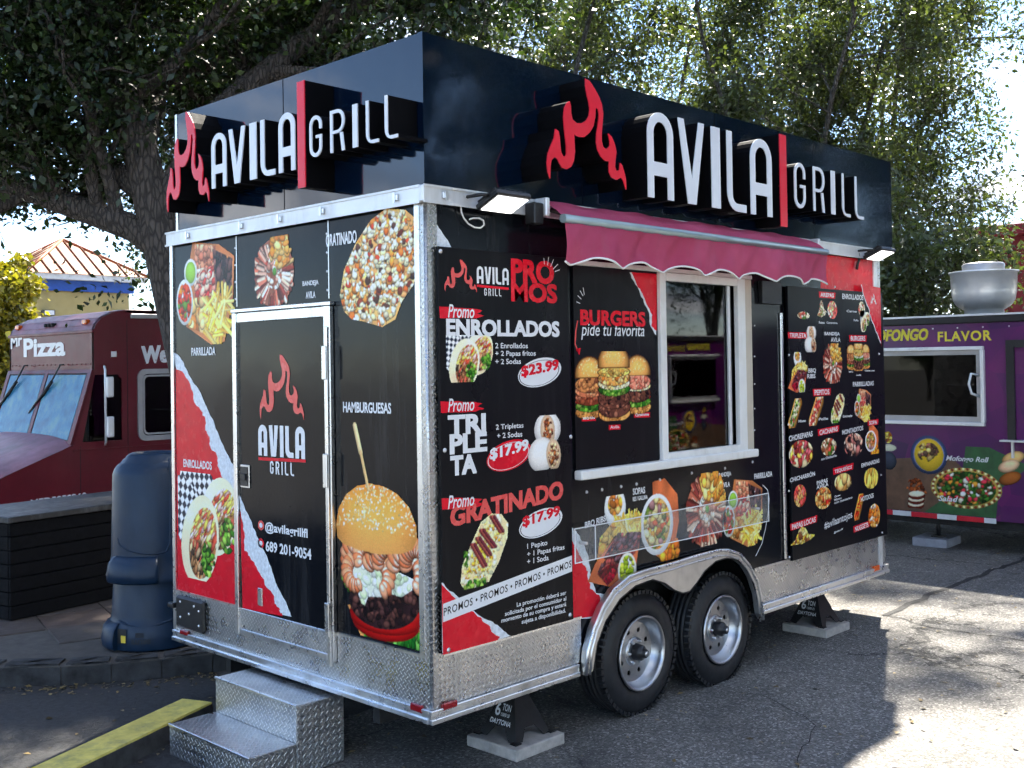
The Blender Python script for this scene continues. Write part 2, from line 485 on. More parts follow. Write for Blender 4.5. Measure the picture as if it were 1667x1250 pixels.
def parts_of(g):
    return [g[:g.index('LEG')], g[g.index('LEG')+1:]] if 'LEG' in g else [g]
class Print:
    """flat print on a face: polygons and lettering of several colours in one mesh"""
    def __init__(s, face, d):
        s.face, s.d = face, d
        s.groups = []
        s.open('print')
    def open(s, name):
        s.V, s.F, s.M, s.mats = [], [], [], []
        s.groups.append((name, s.V, s.F, s.M, s.mats))
    def mi(s, m):
        if m not in s.mats: s.mats.append(m)
        return s.mats.index(m)
    def uvp(s, px, py): return s.face.uv(px, py, s.d)
    def poly_uv(s, loops, m, lift=0.0):
        idx = tessellate_polygon([[Vector((p[0], p[1], 0)) for p in lp] for lp in loops])
        k = len(s.V)
        for lp in loops:
            for p in lp: s.V.append(s.face.w(p[0], p[1], s.d+lift))
        for t in idx:
            s.F.append(tuple(k+i for i in t)); s.M.append(s.mi(m))
    def poly(s, pts, m, lift=0.0):
        s.open('printed_patch')
        s.poly_uv([[s.uvp(*p) for p in pts]], m, lift)
    def box(s, x0, yb, x1, h, rise=0.0):
        """plane-aligned frame from photograph measures: origin, x vector, y vector"""
        u0, v0 = s.uvp(x0, yb)
        u1 = s.uvp(x1, yb)[0]
        hv = s.uvp(x0, yb-h)[1]-v0
        a = math.radians(rise)
        xv = ((u1-u0), (u1-u0)*math.tan(a)); yv = (0.0, hv)
        return (u0, v0), xv, yv
    def put(s, V, Fc, fr, m, lift):
        (u0, v0), xv, yv = fr
        k = len(s.V)
        for a, b in V: s.V.append(s.face.w(u0+xv[0]*a+yv[0]*b, v0+xv[1]*a+yv[1]*b, s.d+lift))
        for f_ in Fc:
            s.F.append(tuple(k+i for i in f_)); s.M.append(s.mi(m))
    def text(s, t, x0, yb, x1, h, m=None, bold=0.02, shear=0.0, rise=0.0, lift=0.0012, spacing=1.0):
        s.open('lettering')
        V, Fc = text_mesh(t, min(bold, 0.018), shear, spacing)
        fr = s.box(x0, yb, x1, h, rise)
        ex = max(0.0, bold-0.018)*1.15*abs(fr[2][1])
        k = 0
        for sx, sy in ((0, 0),) if ex == 0 else ((-1, -.7), (1, -.7), (-1, .7), (1, .7), (0, 0)):
            f2 = ((fr[0][0]+sx*ex, fr[0][1]+sy*ex), fr[1], fr[2])
            s.put(V, Fc, f2, m or print_white, lift+k*0.00004); k += 1
    def loops(s, loops, fr, m, lift=0.0012):
        (u0, v0), xv, yv = fr
        s.poly_uv([[(u0+xv[0]*a+yv[0]*b, v0+xv[1]*a+yv[1]*b) for a, b in lp] for lp in loops], m, lift)
    def flame(s, x0, yb, x1, h, m=None, lift=0.0012):
        s.open('logo_flame')
        s.loops([FLAME], s.box(x0, yb, x1, h), m or print_orange, lift)
    def logo_word(s, word, x0, yb, x1, h, m=None, t=0.13, lift=0.0012, gap=0.10):
        s.open('lettering')
        fr = s.box(x0, yb, x1, h)
        asp = abs(fr[1][0]/fr[2][1])
        rel = {'I': t, 'A': 1.0, 'V': 1.0, 'L': 0.85, 'G': 0.9, 'R': 0.95}
        nI = word.count('I'); tot = sum(rel[c] for c in word if c != 'I')
        wu = (asp-nI*t-gap*(len(word)-1))/tot
        x = 0.0
        for c in word:
            w_ = t if c == 'I' else wu*rel[c]
            for lp in parts_of(glyph(c, w_, t)):
                s.loops([[((x+a)/asp, b) for a, b in q] for q in lp], fr, m or print_white, lift)
            x += w_+gap
    def ellipse(s, cx, cy, rx, ry, m, lift=0.0006, rise=0.0, hole=None, n=28):
        s.open('printed_patch')
        u, v = s.uvp(cx, cy); ru = abs(s.uvp(cx+rx, cy)[0]-u); rv = abs(s.uvp(cx, cy-ry)[1]-v)
        a = math.radians(rise); ca, sa = math.cos(a), math.sin(a)
        def ring(k): return [(u+ru*k*math.cos(q)*ca-rv*k*math.sin(q)*sa, v+ru*k*math.cos(q)*sa+rv*k*math.sin(q)*ca) for q in [2*math.pi*i/n for i in range(n)]]
        s.poly_uv([ring(1.0)]+([ring(hole)] if hole else []), m, lift)
    def stroke(s, pts, wpx, m, lift=0.0012):
        s.open('printed_stroke')
        P = [s.uvp(*p) for p in pts]
        w_ = abs(s.uvp(pts[0][0], pts[0][1]-wpx)[1]-P[0][1])
        s.poly_uv(ribbon(P, w_), m, lift)
    def obj(s, name, parent):
        for nm, V, Fc, M, mats in s.groups:
            if not V: continue
            me = bpy.data.meshes.new(nm)
            me.from_pydata(V, [], Fc)
            me.polygons.foreach_set('material_index', M)
            link(nm, me, mats, parent)
# ------------------------------------------------------------------ printed dishes: painted in code on a fine grid, kept as vertex colours
class Paint:
    def __init__(s, w, h, res, seed=1):
        s.W, s.H = max(8, int(w/res)), max(8, int(h/res))
        s.rgb = np.zeros((s.H, s.W, 3)); s.a = np.zeros((s.H, s.W), bool)
        s.rng = np.random.RandomState(seed)
        s.Y, s.X = np.mgrid[0:s.H, 0:s.W].astype(float)+0.5
    def win(s, cx, cy, r):
        x0, x1 = max(0, int(cx-r)), min(s.W, int(cx+r)+2); y0, y1 = max(0, int(cy-r)), min(s.H, int(cy+r)+2)
        return x0, x1, y0, y1
    def ell(s, cx, cy, rx, ry, col, ang=0.0, shade=0.35, clip=None, rim=0.0):
        """centre in fractions, radii in fractions of the width; shaded like a small rounded lump"""
        CX, CY, RX, RY = cx*s.W, cy*s.H, max(0.8, rx*s.W), max(0.8, ry*s.W)
        R = max(RX, RY)
        x0, x1, y0, y1 = s.win(CX, CY, R)
        if x1 <= x0 or y1 <= y0: return
        X = s.X[y0:y1, x0:x1]-CX; Y = s.Y[y0:y1, x0:x1]-CY
        c, n = math.cos(ang), math.sin(ang)
        p = (X*c+Y*n)/RX; q = (-X*n+Y*c)/RY
        d = p*p+q*q
        m = d < 1
        if clip is not None: m &= clip[y0:y1, x0:x1]
        lum = 1+shade*0.5*(Y/R)-shade*0.9*d**2
        if rim: lum = lum*np.where(d > 0.72, 1-rim, 1)
        cc = np.clip(np.array(col)[None, None, :]*lum[..., None], 0, 255)
        s.rgb[y0:y1, x0:x1][m] = cc[m]; s.a[y0:y1, x0:x1] |= m
    def mask_poly(s, pts):
        P = [(x*s.W, y*s.H) for x, y in pts]
        m = np.zeros((s.H, s.W), bool)
        for (x0, y0), (x1, y1) in zip(P, P[1:]+P[:1]):
            if abs(y1-y0) < 1e-9: continue
            t = ((s.Y >= min(y0, y1)) & (s.Y < max(y0, y1)) & (s.X < x0+(s.Y-y0)*(x1-x0)/(y1-y0)))
            m ^= t
        return m
    def mask_ell(s, cx, cy, rx, ry, ang=0.0):
        X = s.X-cx*s.W; Y = s.Y-cy*s.H
        c, n = math.cos(ang), math.sin(ang)
        return ((X*c+Y*n)/(rx*s.W))**2+((-X*n+Y*c)/(ry*s.W))**2 < 1
    def field(s, scale):
        h, w = max(2, int(s.H/(s.W*scale)))+2, max(2, int(1/scale))+2
        g = s.rng.rand(h, w)
        yy = np.linspace(0, h-1.001, s.H); xx = np.linspace(0, w-1.001, s.W)
        yi, xi = yy.astype(int), xx.astype(int); fy, fx = (yy-yi)[:, None], (xx-xi)[None, :]
        return (g[yi][:, xi]*(1-fy)*(1-fx)+g[yi+1][:, xi]*fy*(1-fx)+g[yi][:, xi+1]*(1-fy)*fx+g[yi+1][:, xi+1]*fy*fx)
    def fill(s, m, col, var=0.12, scale=0.12, grad=0.0):
        f_ = 1+var*2*(s.field(scale)-0.5)+grad*(s.Y/s.H-0.5)
        s.rgb[m] = np.clip(np.array(col)[None, :]*f_[m][:, None], 0, 255); s.a |= m
    def line(s, x0, y0, x1, y1, w, col, shade=0.25):
        dx, dy = (x1-x0)*s.W, (y1-y0)*s.H
        L_ = math.hypot(dx, dy); 
        s.ellbar((x0+x1)/2, (y0+y1)/2, L_/2/s.W, w/2, col, math.atan2(dy, dx), shade)
    def ellbar(s, cx, cy, hl, hw, col, ang, shade=0.25):
        CX, CY, HL, HW = cx*s.W, cy*s.H, hl*s.W, max(0.6, hw*s.W)
        x0, x1, y0, y1 = s.win(CX, CY, HL+HW)
        if x1 <= x0 or y1 <= y0: return
        X = s.X[y0:y1, x0:x1]-CX; Y = s.Y[y0:y1, x0:x1]-CY
        c, n = math.cos(ang), math.sin(ang)
        p = np.maximum(np.abs(X*c+Y*n)-HL, 0); q = (-X*n+Y*c)
        d = np.hypot(p, q)/HW
        m = d < 1
        lum = 1+shade*0.6*(q/HW)-shade*d**2*0.6
        cc = np.clip(np.array(col)[None, None, :]*lum[..., None], 0, 255)
        s.rgb[y0:y1, x0:x1][m] = cc[m]; s.a[y0:y1, x0:x1] |= m
    def chunks(s, m, n, pal, size=(0.03, 0.07), asp=(0.5, 1.0), ang=None, shade=0.6, bars=False, over=False):
        """n lumps of the palette's colours scattered over mask m"""
        ys, xs = np.nonzero(m)
        if len(ys) == 0: return
        for k in range(n):
            i = s.rng.randint(len(ys))
            col = np.array(pal[s.rng.randint(len(pal))])*(0.80+0.4*s.rng.rand())
            r = size[0]+(size[1]-size[0])*s.rng.rand(); q = r*(asp[0]+(asp[1]-asp[0])*s.rng.rand())
            a = s.rng.rand()*math.pi if ang is None else ang+0.5*(s.rng.rand()-0.5)
            if bars: s.ellbar(xs[i]/s.W, ys[i]/s.H, r, q, col, a, shade*0.5)
            else: s.ell(xs[i]/s.W, ys[i]/s.H, r, q, col, a, shade, None if over else m)
MEAT = [(120, 62, 44), (150, 84, 60), (92, 48, 38), (170, 104, 80), (196, 128, 100)]
GRILL_ = [(70, 52, 56), (96, 70, 70), (52, 40, 44), (120, 84, 78)]
CHICK = [(214, 160, 96), (232, 190, 128), (190, 120, 62), (240, 206, 150)]
FRIES = [(240, 206, 112), (228, 182, 84), (250, 226, 150)]
GREEN = [(70, 120, 44), (104, 150, 62), (44, 92, 34), (150, 180, 92)]
PINK = [(206, 90, 84), (226, 120, 104), (180, 66, 66), (238, 170, 150)]
CHEESE = [(244, 226, 184), (250, 240, 214), (236, 204, 140), (226, 226, 190)]
WOOD = (176, 118, 80)
def d_board(c):
    b = c.mask_poly([(0.30, 0.99), (0.75, 0.93), (1.0, 0.80), (0.98, 0.45), (0.83, 0.02), (0.60, 0.0), (0.18, 0.18), (0.05, 0.40), (0.22, 0.72)])
    c.fill(b, WOOD, 0.2, 0.25)
    up = c.mask_poly([(0.34, 0.97), (0.70, 0.92), (0.66, 0.70), (0.33, 0.74)])
    c.chunks(up, 160, [(216, 150, 120), (190, 120, 96), (232, 178, 146)], (0.03, 0.05), (0.6, 1), None, 0.5)
    c.chunks(c.mask_poly([(0.64, 0.90), (0.97, 0.78), (0.95, 0.45), (0.70, 0.48)]), 130, GRILL_, (0.04, 0.08), (0.4, 0.6), 1.4, 0.7)
    c.chunks(c.mask_poly([(0.30, 0.72), (0.66, 0.74), (0.70, 0.44), (0.34, 0.46)]), 150, PINK+[(236, 210, 190)], (0.035, 0.06), (0.5, 0.9), 0.6, 0.6)
    c.chunks(c.mask_poly([(0.12, 0.44), (0.55, 0.46), (0.50, 0.10), (0.22, 0.18)]), 120, CHICK, (0.05, 0.09), (0.6, 1), None, 0.5)
    c.chunks(c.mask_poly([(0.56, 0.42), (0.95, 0.46), (0.86, 0.10), (0.56, 0.05)]), 80, FRIES, (0.07, 0.14), (0.12, 0.18), None, 0.5, True)
    for cy, cx, col in ((0.70, 0.26, (150, 190, 84)), (0.42, 0.15, None)):
        if col: c.ell(cx, cy, 0.115, 0.125, (226, 232, 226), 0, 0.2); c.ell(cx, cy, 0.09, 0.10, col, 0, 0.25)
        else:
            c.ell(cx, cy, 0.15, 0.21, (226, 230, 226), 0, 0.2)
            c.chunks(c.mask_ell(cx, cy, 0.125, 0.18), 50, [(206, 74, 40), (232, 124, 52), (90, 120, 50), (190, 60, 40)], (0.03, 0.05))
def d_bandeja(c):
    m = c.mask_ell(0.5, 0.48, 0.49, 0.49*c.H/c.W)
    c.fill(m, (150, 96, 78), 0.2)
    for k in range(150):
        a = c.rng.rand()*2*math.pi; r = 0.28+0.16*c.rng.rand()
        pal = [(196, 116, 96), (150, 70, 60), (226, 180, 160), (120, 60, 56), (236, 206, 186)] if not 0.2 < a < 1.9 else [(236, 176, 96), (244, 206, 140), (220, 150, 80)]
        x, y = 0.5+r*math.cos(a), 0.48+r*math.sin(a)*1.0
        c.ellbar(x, y, 0.085, 0.034, np.array(pal[c.rng.randint(len(pal))])*(0.8+0.35*c.rng.rand()), math.atan2(math.sin(a)*c.H/c.W, math.cos(a)), 0.6)
    c.chunks(c.mask_ell(0.52, 0.50, 0.20, 0.26), 40, [(244, 234, 216), (236, 210, 190), (214, 160, 140)], (0.04, 0.07), (0.5, 0.9))
    c.chunks(c.mask_ell(0.66, 0.82, 0.24, 0.26), 45, [(238, 178, 96), (246, 210, 140), (226, 150, 76)], (0.06, 0.10), (0.4, 0.8), None, 0.5, False, True)
    c.ell(0.52, 0.50, 0.05, 0.06, (90, 140, 60))
def d_gratinado(c):
    m = c.mask_poly([(0.30, 0.06), (0.55, 0.0), (0.72, 0.06), (0.80, 0.2), (0.95, 0.34), (1.0, 0.5), (1.0, 0.86), (0.86, 0.96), (0.62, 1.0), (0.42, 0.92), (0.22, 0.74), (0.06, 0.52), (0.0, 0.30), (0.05, 0.16), (0.16, 0.08)])
    c.fill(m, (214, 168, 110), 0.2)
    c.chunks(m, 420, [(240, 214, 160), (250, 236, 206), (226, 150, 76), (206, 112, 56), (232, 226, 190), (240, 180, 120), (236, 196, 150)], (0.022, 0.05), (0.5, 1), None, 0.7)
    c.chunks(m, 46, [(120, 58, 44), (86, 54, 44), (180, 76, 50)], (0.02, 0.05), (0.5, 1), None, 0.5)
    c.chunks(m, 160, [(252, 244, 222), (240, 232, 200)], (0.015, 0.032), (0.4, 1), None, 0.5)
def d_wraps(c):
    for (cx, cy, ang) in ((0.40, 0.80, -0.75), (0.18, 0.58, -0.9)):
        m = c.mask_ell(cx, cy, 0.42, 0.26, ang)
        c.fill(m, (224, 230, 238), 0.05)
        ck = ((np.floor((c.X*math.cos(ang)+c.Y*math.sin(ang))/c.W*17)+np.floor((-c.X*math.sin(ang)+c.Y*math.cos(ang))/c.W*17)) % 2 == 0) & m
        c.fill(ck, (38, 46, 62), 0.2)
    for (cx, cy, rx, ry, ang) in ((0.70, 0.62, 0.29, 0.36, -0.5), (0.38, 0.37, 0.31, 0.42, -0.35)):
        m = c.mask_ell(cx, cy, rx, ry, ang)
        c.fill(m, (236, 220, 190), 0.10, 0.2, 0.1)
        i = c.mask_ell(cx+0.05, cy-0.02, rx*0.72, ry*0.80, ang)
        c.fill(i, (170, 120, 80), 0.2)
        lo = i & (c.Y/c.H < cy)
        c.chunks(i & ~lo, 90, [(236, 206, 110), (246, 226, 150), (200, 90, 70), (240, 200, 190)], (0.03, 0.07), (0.18, 0.4), ang+1.2)
        c.chunks(lo, 130, [(110, 84, 60), (150, 110, 80), (176, 90, 74), (220, 190, 150), (70, 56, 48), (196, 150, 110)], (0.03, 0.08), (0.2, 0.45), ang+1.5)
        c.chunks(c.mask_ell(cx+0.14, cy-0.16, 0.12, 0.16), 26, GREEN, (0.025, 0.05))
def d_burger(c):
    # order from the back: lettuce, lower bun, tomato, patty, cheese, prawns, top bun, stick
    low = c.mask_poly([(0.10, 0.24), (0.20, 0.04), (0.34, 0.0), (1.0, 0.0), (1.0, 0.34), (0.2, 0.34)])
    c.fill(c.mask_poly([(0.14, 0.13), (0.30, 0.0), (1.0, 0.0), (1.0, 0.16)]), (206, 150, 96), 0.15)
    c.chunks(c.mask_poly([(0.34, 0.10), (0.34, 0.0), (1.0, 0.0), (1.0, 0.08)]), 130, [(44, 110, 44), (74, 140, 60), (30, 80, 36), (120, 170, 90)], (0.04, 0.09), (0.3, 0.6), 1.4)
    c.chunks(c.mask_poly([(0.06, 0.30), (0.12, 0.22), (0.2, 0.2), (0.2, 0.32)]), 40, [(44, 110, 44), (96, 150, 70)], (0.03, 0.05), (0.4, 0.7), None, 0.5, False, True)
    for y, sx in ((0.085, 0.40), (0.115, 0.44)):
        c.ell(0.60, y, sx, 0.14, (196, 34, 36), 0.08, 0.5, low)
        c.ell(0.60, y+0.02, sx*0.92, 0.09, (214, 60, 52), 0.08, 0.3, low)
    pm = c.mask_ell(0.58, 0.175, 0.42, 0.20, 0.10)
    c.fill(pm, (48, 34, 36), 0.3)
    c.chunks(pm, 150, [(44, 30, 32), (74, 52, 50), (30, 22, 26), (96, 66, 60)], (0.02, 0.04), (0.6, 1))
    ch = c.mask_poly([(0.12, 0.30), (0.16, 0.24), (0.26, 0.21), (0.32, 0.15), (0.36, 0.145), (0.40, 0.19), (0.56, 0.20), (0.66, 0.225), (0.80, 0.22), (0.92, 0.26), (0.95, 0.31), (0.5, 0.36)])
    c.fill(ch, (226, 228, 208), 0.10, 0.15)
    c.chunks(ch, 70, [(214, 222, 196), (240, 240, 226), (196, 206, 170)], (0.03, 0.06), (0.5, 1), None, 0.3)
    # prawns: curled bodies built from overlapping segments, paler towards the belly
    for (px, py, rad, a0, a1, w) in ((0.30, 0.345, 0.20, 200, 20, 0.10), (0.52, 0.30, 0.17, 150, -60, 0.10), (0.40, 0.365, 0.16, 20, 200, 0.09), (0.66, 0.36, 0.17, 190, 10, 0.09), (0.86, 0.335, 0.20, 170, -40, 0.10), (0.24, 0.29, 0.13, 120, 300, 0.08), (0.96, 0.385, 0.14, 200, 30, 0.09)):
        for k in range(11):
            t_ = k/10; an = math.radians(a0+(a1-a0)*t_); ww = w*(1.0-0.45*abs(t_-0.35))
            x, y = px+rad*0.8*math.cos(an), py+rad*0.8*math.sin(an)*c.W/c.H
            col = (236, 142, 102) if k % 2 else (240, 172, 136)
            c.ell(x, y, ww, ww*0.62, col, an, 0.55)
            c.ell(x-0.35*ww*math.cos(an), y-0.35*ww*math.sin(an)*c.W/c.H, ww*0.42, ww*0.30, (248, 216, 196), an, 0.3)
    dome = c.mask_poly([(0.02, 0.44), (0.0, 0.50), (0.04, 0.585), (0.14, 0.655), (0.28, 0.70), (0.44, 0.718), (0.60, 0.712), (0.76, 0.685), (0.90, 0.63), (0.98, 0.55), (0.985, 0.49), (0.93, 0.44), (0.80, 0.415), (0.55, 0.395), (0.28, 0.40), (0.10, 0.415)])
    c.fill(dome, (212, 146, 84), 0.08, 0.3)
    yy = c.Y/c.H
    g = np.clip((yy-0.40)/0.32, 0, 1)
    tone = (0.90+0.30*g-0.34*np.clip((g-0.45)*1.8, 0, 1)**2)*(1-0.22*np.clip(np.abs(c.X/c.W-0.48)/0.5, 0, 1)**3)
    col = np.array((232, 172, 108))[None, None]*tone[..., None]*np.array([1, 0.94, 0.84])[None, None]**(g[..., None]*1.6)
    c.rgb[dome] = np.clip(col, 0, 255)[dome]
    sm = dome & (yy > 0.50)
    c.chunks(sm, 300, [(250, 232, 196), (244, 220, 176), (232, 196, 140)], (0.008, 0.014), (0.5, 0.7), None, 0.2)
    c.line(0.26, 0.985, 0.33, 0.86, 0.05, (226, 200, 156)); c.line(0.33, 0.86, 0.42, 0.69, 0.034, (214, 180, 132))
def d_trio(c):
    def one(cx, cy, w, stk):
        h = w*c.W/c.H*0.62
        y = cy
        for col, th in stk:
            c.fill(c.mask_ell(cx, y, w*0.53, w*th*0.66), (40, 28, 24), 0.1)
            m = c.mask_ell(cx, y, w*0.50, w*th*0.62)
            c.fill(m, col[0], 0.2)
            c.chunks(m, 46, col, (0.014, 0.032), (0.4, 1), None, 0.6)
            y += h*th*0.85
        c.ell(cx, y+h*0.12, w*0.52, w*0.43, (96, 62, 38), 0, 0.2, c.Y/c.H > y-h*0.02)
        c.ell(cx, y+h*0.12, w*0.49, w*0.40, (230, 172, 106), 0, 0.6, c.Y/c.H > y+h*0.02)
        c.chunks(c.mask_ell(cx, y+h*0.40, w*0.36, w*0.20), 40, [(240, 206, 150)], (0.005, 0.008), (0.6, 1), None, 0.2)
    bun = ([(214, 156, 98), (196, 136, 80)], 0.26); let = (GREEN, 0.22); tom = ([(200, 60, 50), (226, 110, 90)], 0.16); meat = (MEAT, 0.30); ch = (CHEESE, 0.20); dark = ([(92, 60, 50), (128, 84, 66), (60, 42, 38), (150, 104, 84)], 0.34)
    one(0.19, 0.15, 0.34, [bun, let, tom, meat, ([(190, 120, 90), (220, 160, 120)], 0.26), ([(196, 136, 90), (120, 76, 56)], 0.3)])
    one(0.81, 0.17, 0.34, [bun, let, tom, dark, ch, ([(236, 160, 136), (220, 130, 110)], 0.30)])
    one(0.50, 0.10, 0.40, [bun, dark, dark, let, ch, (CHICK, 0.24), ([(226, 196, 120), (206, 160, 90)], 0.16)])
def d_roll2(c):
    for cx, cy, ex in ((0.60, 0.74, 0.60), (0.42, 0.28, 0.76)):
        c.ell(cx, cy, 0.38, 0.33, (226, 222, 218), 0.1, 0.25)
        c.ell(ex, cy-0.02, 0.21, 0.30, (206, 182, 156), 0.1, 0.2)
        c.chunks(c.mask_ell(ex, cy-0.02, 0.16, 0.24), 46, [(120, 76, 60), (160, 100, 76), (90, 56, 46), (220, 190, 150), (190, 120, 70)], (0.03, 0.05))
def d_pepito(c):
    m = c.mask_poly([(0.02, 0.10), (0.10, 0.0), (0.30, 0.0), (0.58, 0.04), (0.80, 0.30), (0.98, 0.62), (1.0, 0.82), (0.86, 0.97), (0.66, 1.0), (0.44, 0.90), (0.24, 0.62), (0.06, 0.34)])
    c.fill(m, (236, 218, 176), 0.1, 0.2)
    c.chunks(m, 120, CHEESE, (0.03, 0.06), (0.5, 1), None, 0.3)
    c.chunks(c.mask_poly([(0.1, 0.14), (0.55, 0.12), (0.90, 0.7), (0.7, 0.95), (0.3, 0.6)]), 120, [(240, 200, 80), (250, 222, 130), (226, 170, 70)], (0.018, 0.032), (0.6, 1))
    for (x0, y0, x1, y1) in ((0.28, 0.60, 0.50, 0.28), (0.46, 0.78, 0.70, 0.52), (0.68, 0.95, 0.86, 0.72), (0.38, 0.68, 0.60, 0.42)):
        for o in (-0.035, 0.0, 0.035):
            c.line(x0+o, y0, x1+o, y1, 0.06, ((130, 60, 66), (186, 100, 92), (104, 48, 60))[int((o+0.035)/0.035+0.5)], 0.5)
    c.chunks(c.mask_ell(0.34, 0.03, 0.24, 0.08), 30, GREEN, (0.03, 0.06), (0.4, 0.8), None, 0.5, False, True)
    c.chunks(c.mask_ell(0.14, 0.42, 0.06, 0.12), 16, GREEN, (0.02, 0.04), (0.4, 0.8), None, 0.5, False, True)
def d_ribs(c):
    b = c.mask_poly([(0.0, 0.12), (0.14, 0.30), (0.62, 0.62), (1.0, 0.64), (0.86, 0.16), (0.62, 0.02), (0.40, 0.0)])
    c.fill(b, (186, 112, 80), 0.2, 0.2)
    c.ell(0.50, 0.86, 0.19, 0.23, (236, 238, 236), 0, 0.2); c.chunks(c.mask_ell(0.50, 0.90, 0.13, 0.13), 24, CHICK+[(240, 190, 80)], (0.04, 0.07))
    c.chunks(c.mask_poly([(0.16, 0.30), (0.22, 0.56), (0.5, 0.74), (0.62, 0.66), (0.5, 0.56)]), 90, [(236, 180, 90), (244, 206, 120), (220, 150, 70)], (0.05, 0.09), (0.4, 0.8))
    c.chunks(c.mask_poly([(0.50, 0.70), (0.98, 0.70), (0.96, 0.55), (0.6, 0.55)]), 70, FRIES, (0.07, 0.13), (0.12, 0.18), None, 0.5, True)
    c.chunks(c.mask_poly([(0.16, 0.18), (0.30, 0.36), (0.54, 0.58), (0.98, 0.54), (0.90, 0.34), (0.46, 0.10), (0.34, 0.04)]), 260, [(96, 54, 58), (130, 66, 66), (70, 42, 50), (160, 84, 84), (120, 90, 100)], (0.03, 0.06), (0.4, 0.8), 0.5, 0.8)
    c.chunks(c.mask_poly([(0.16, 0.18), (0.40, 0.26), (0.54, 0.22), (0.46, 0.08), (0.34, 0.02)]), 90, [(120, 24, 40), (160, 40, 60), (86, 20, 36)], (0.025, 0.045))
    c.ell(0.70, 0.14, 0.17, 0.20, (236, 232, 222), 0, 0.2); c.chunks(c.mask_ell(0.70, 0.14, 0.14, 0.17), 40, [(170, 190, 60), (196, 206, 90), (140, 160, 50)], (0.03, 0.05))
def d_soup(c):
    b = c.mask_poly([(0.30, 0.98), (0.62, 1.0), (0.95, 0.78), (0.98, 0.45), (0.80, 0.06), (0.55, 0.0), (0.3, 0.12)])
    c.fill(b, (190, 112, 76), 0.2, 0.2)
    c.chunks(c.mask_ell(0.72, 0.10, 0.26, 0.2), 30, [(240, 170, 70), (226, 130, 60)], (0.06, 0.1), (0.5, 1), None, 0.5, False, True)
    hh = 0.40*c.H/c.W*0.92
    c.ell(0.40, 0.46, 0.42, hh, (232, 234, 236), 0, 0.15)
    m = c.mask_ell(0.40, 0.47, 0.34, hh*0.84)
    c.fill(m, (206, 170, 110), 0.1)
    c.chunks(m, 110, [(244, 214, 120), (236, 110, 60), (240, 160, 80), (206, 190, 150), (160, 120, 90), (250, 230, 170), (120, 140, 70), (170, 130, 130)], (0.05, 0.10), (0.4, 0.9), None, 0.6)
def mini(pal, n=60, size=(0.07, 0.15), plate_=None, asp=(0.4, 0.9), bars=False, ang=None, tilt=0.0, fat=0.5):
    def fn(c):
        hh = 0.48*c.H/c.W
        if plate_: c.ell(0.5, 0.5, 0.5, hh, plate_, 0, 0.1)
        k = 0.80 if plate_ else 1.0
        m = c.mask_ell(0.5, 0.5, fat*0.98*k, hh*k, tilt)
        c.fill(m, pal[0], 0.2)
        c.chunks(m, n, pal, size, asp, ang, 0.6, bars)
    return fn
def mini_dog(pal):
    def fn(c):
        ang = math.atan2(c.H, c.W*0.62)
        L_ = math.hypot(c.W, c.H)/c.W*0.40
        c.ellbar(0.5, 0.5, L_*0.72, 0.26, (222, 164, 96), ang, 0.5)
        c.ellbar(0.47, 0.52, L_*0.68, 0.16, pal[0], ang, 0.4)
        c.chunks((c.a) & (np.abs(-(c.X-c.W*.47)*math.sin(ang)+(c.Y-c.H*.52)*math.cos(ang)) < 0.17*c.W), 60, pal, (0.04, 0.08), (0.5, 1))
    return fn
def mini_tri(pal):
    def fn(c):
        m = c.mask_poly([(0.02, 0.12), (0.20, 0.34), (0.34, 0.80), (0.46, 1.0), (0.62, 0.86), (0.72, 0.52), (1.0, 0.36), (0.80, 0.16), (0.45, 0.04)])
        c.fill(m, pal[0], 0.2); c.chunks(m, 70, pal, (0.05, 0.10), (0.3, 0.8))
    return fn
_seed = [3]
def dish(fn, face, d, frame, parent, name='food_print', res=0.003):
    (u0, v0), xv, yv = frame
    w_, h_ = math.hypot(*xv), math.hypot(*yv)
    _seed[0] += 1
    c = Paint(w_, h_, res, _seed[0])
    fn(c)
    H, W = c.H, c.W
    sp = 1+0.10*(c.rng.rand(H, W)-0.5)
    rgb = np.clip(c.rgb*sp[..., None]*1.10, 0, 255)/255.0
    gm = rgb.mean(2, keepdims=True); rgb = np.clip(gm+(rgb-gm)*1.18, 0, 1)
    rgb = np.clip(0.5+(rgb-0.5)*1.12, 0, 1)
    lin = np.where(rgb <= 0.04045, rgb/12.92, ((rgb+0.055)/1.055)**2.4)
    vid = -np.ones((H+1, W+1), int)
    yy, xx = np.nonzero(c.a)
    # one vertex per grid corner in use; colour is the mean of the cells around it
    acc = np.zeros((H+1, W+1, 3)); cnt = np.zeros((H+1, W+1))
    for dy in (0, 1):
        for dx in (0, 1):
            np.add.at(acc, (yy+dy, xx+dx), lin[yy, xx]); np.add.at(cnt, (yy+dy, xx+dx), 1)
    use = cnt > 0
    vid[use] = np.arange(use.sum())
    ay, ax = np.nonzero(use)
    A, Bc = ax/W, ay/H
    U = u0+xv[0]*A+yv[0]*Bc; V = v0+xv[1]*A+yv[1]*Bc
    if face.kind == 'end': P = np.stack([np.full_like(U, face.off-d), -U, V], 1)
    else: P = np.stack([U, np.full_like(U, face.off-d), V], 1)
    Q = np.stack([vid[yy, xx], vid[yy, xx+1], vid[yy+1, xx+1], vid[yy+1, xx]], 1)
    me = np_mesh(name, P, Q, (acc[use]/cnt[use][:, None]))
    return link(name, me, food, parent)
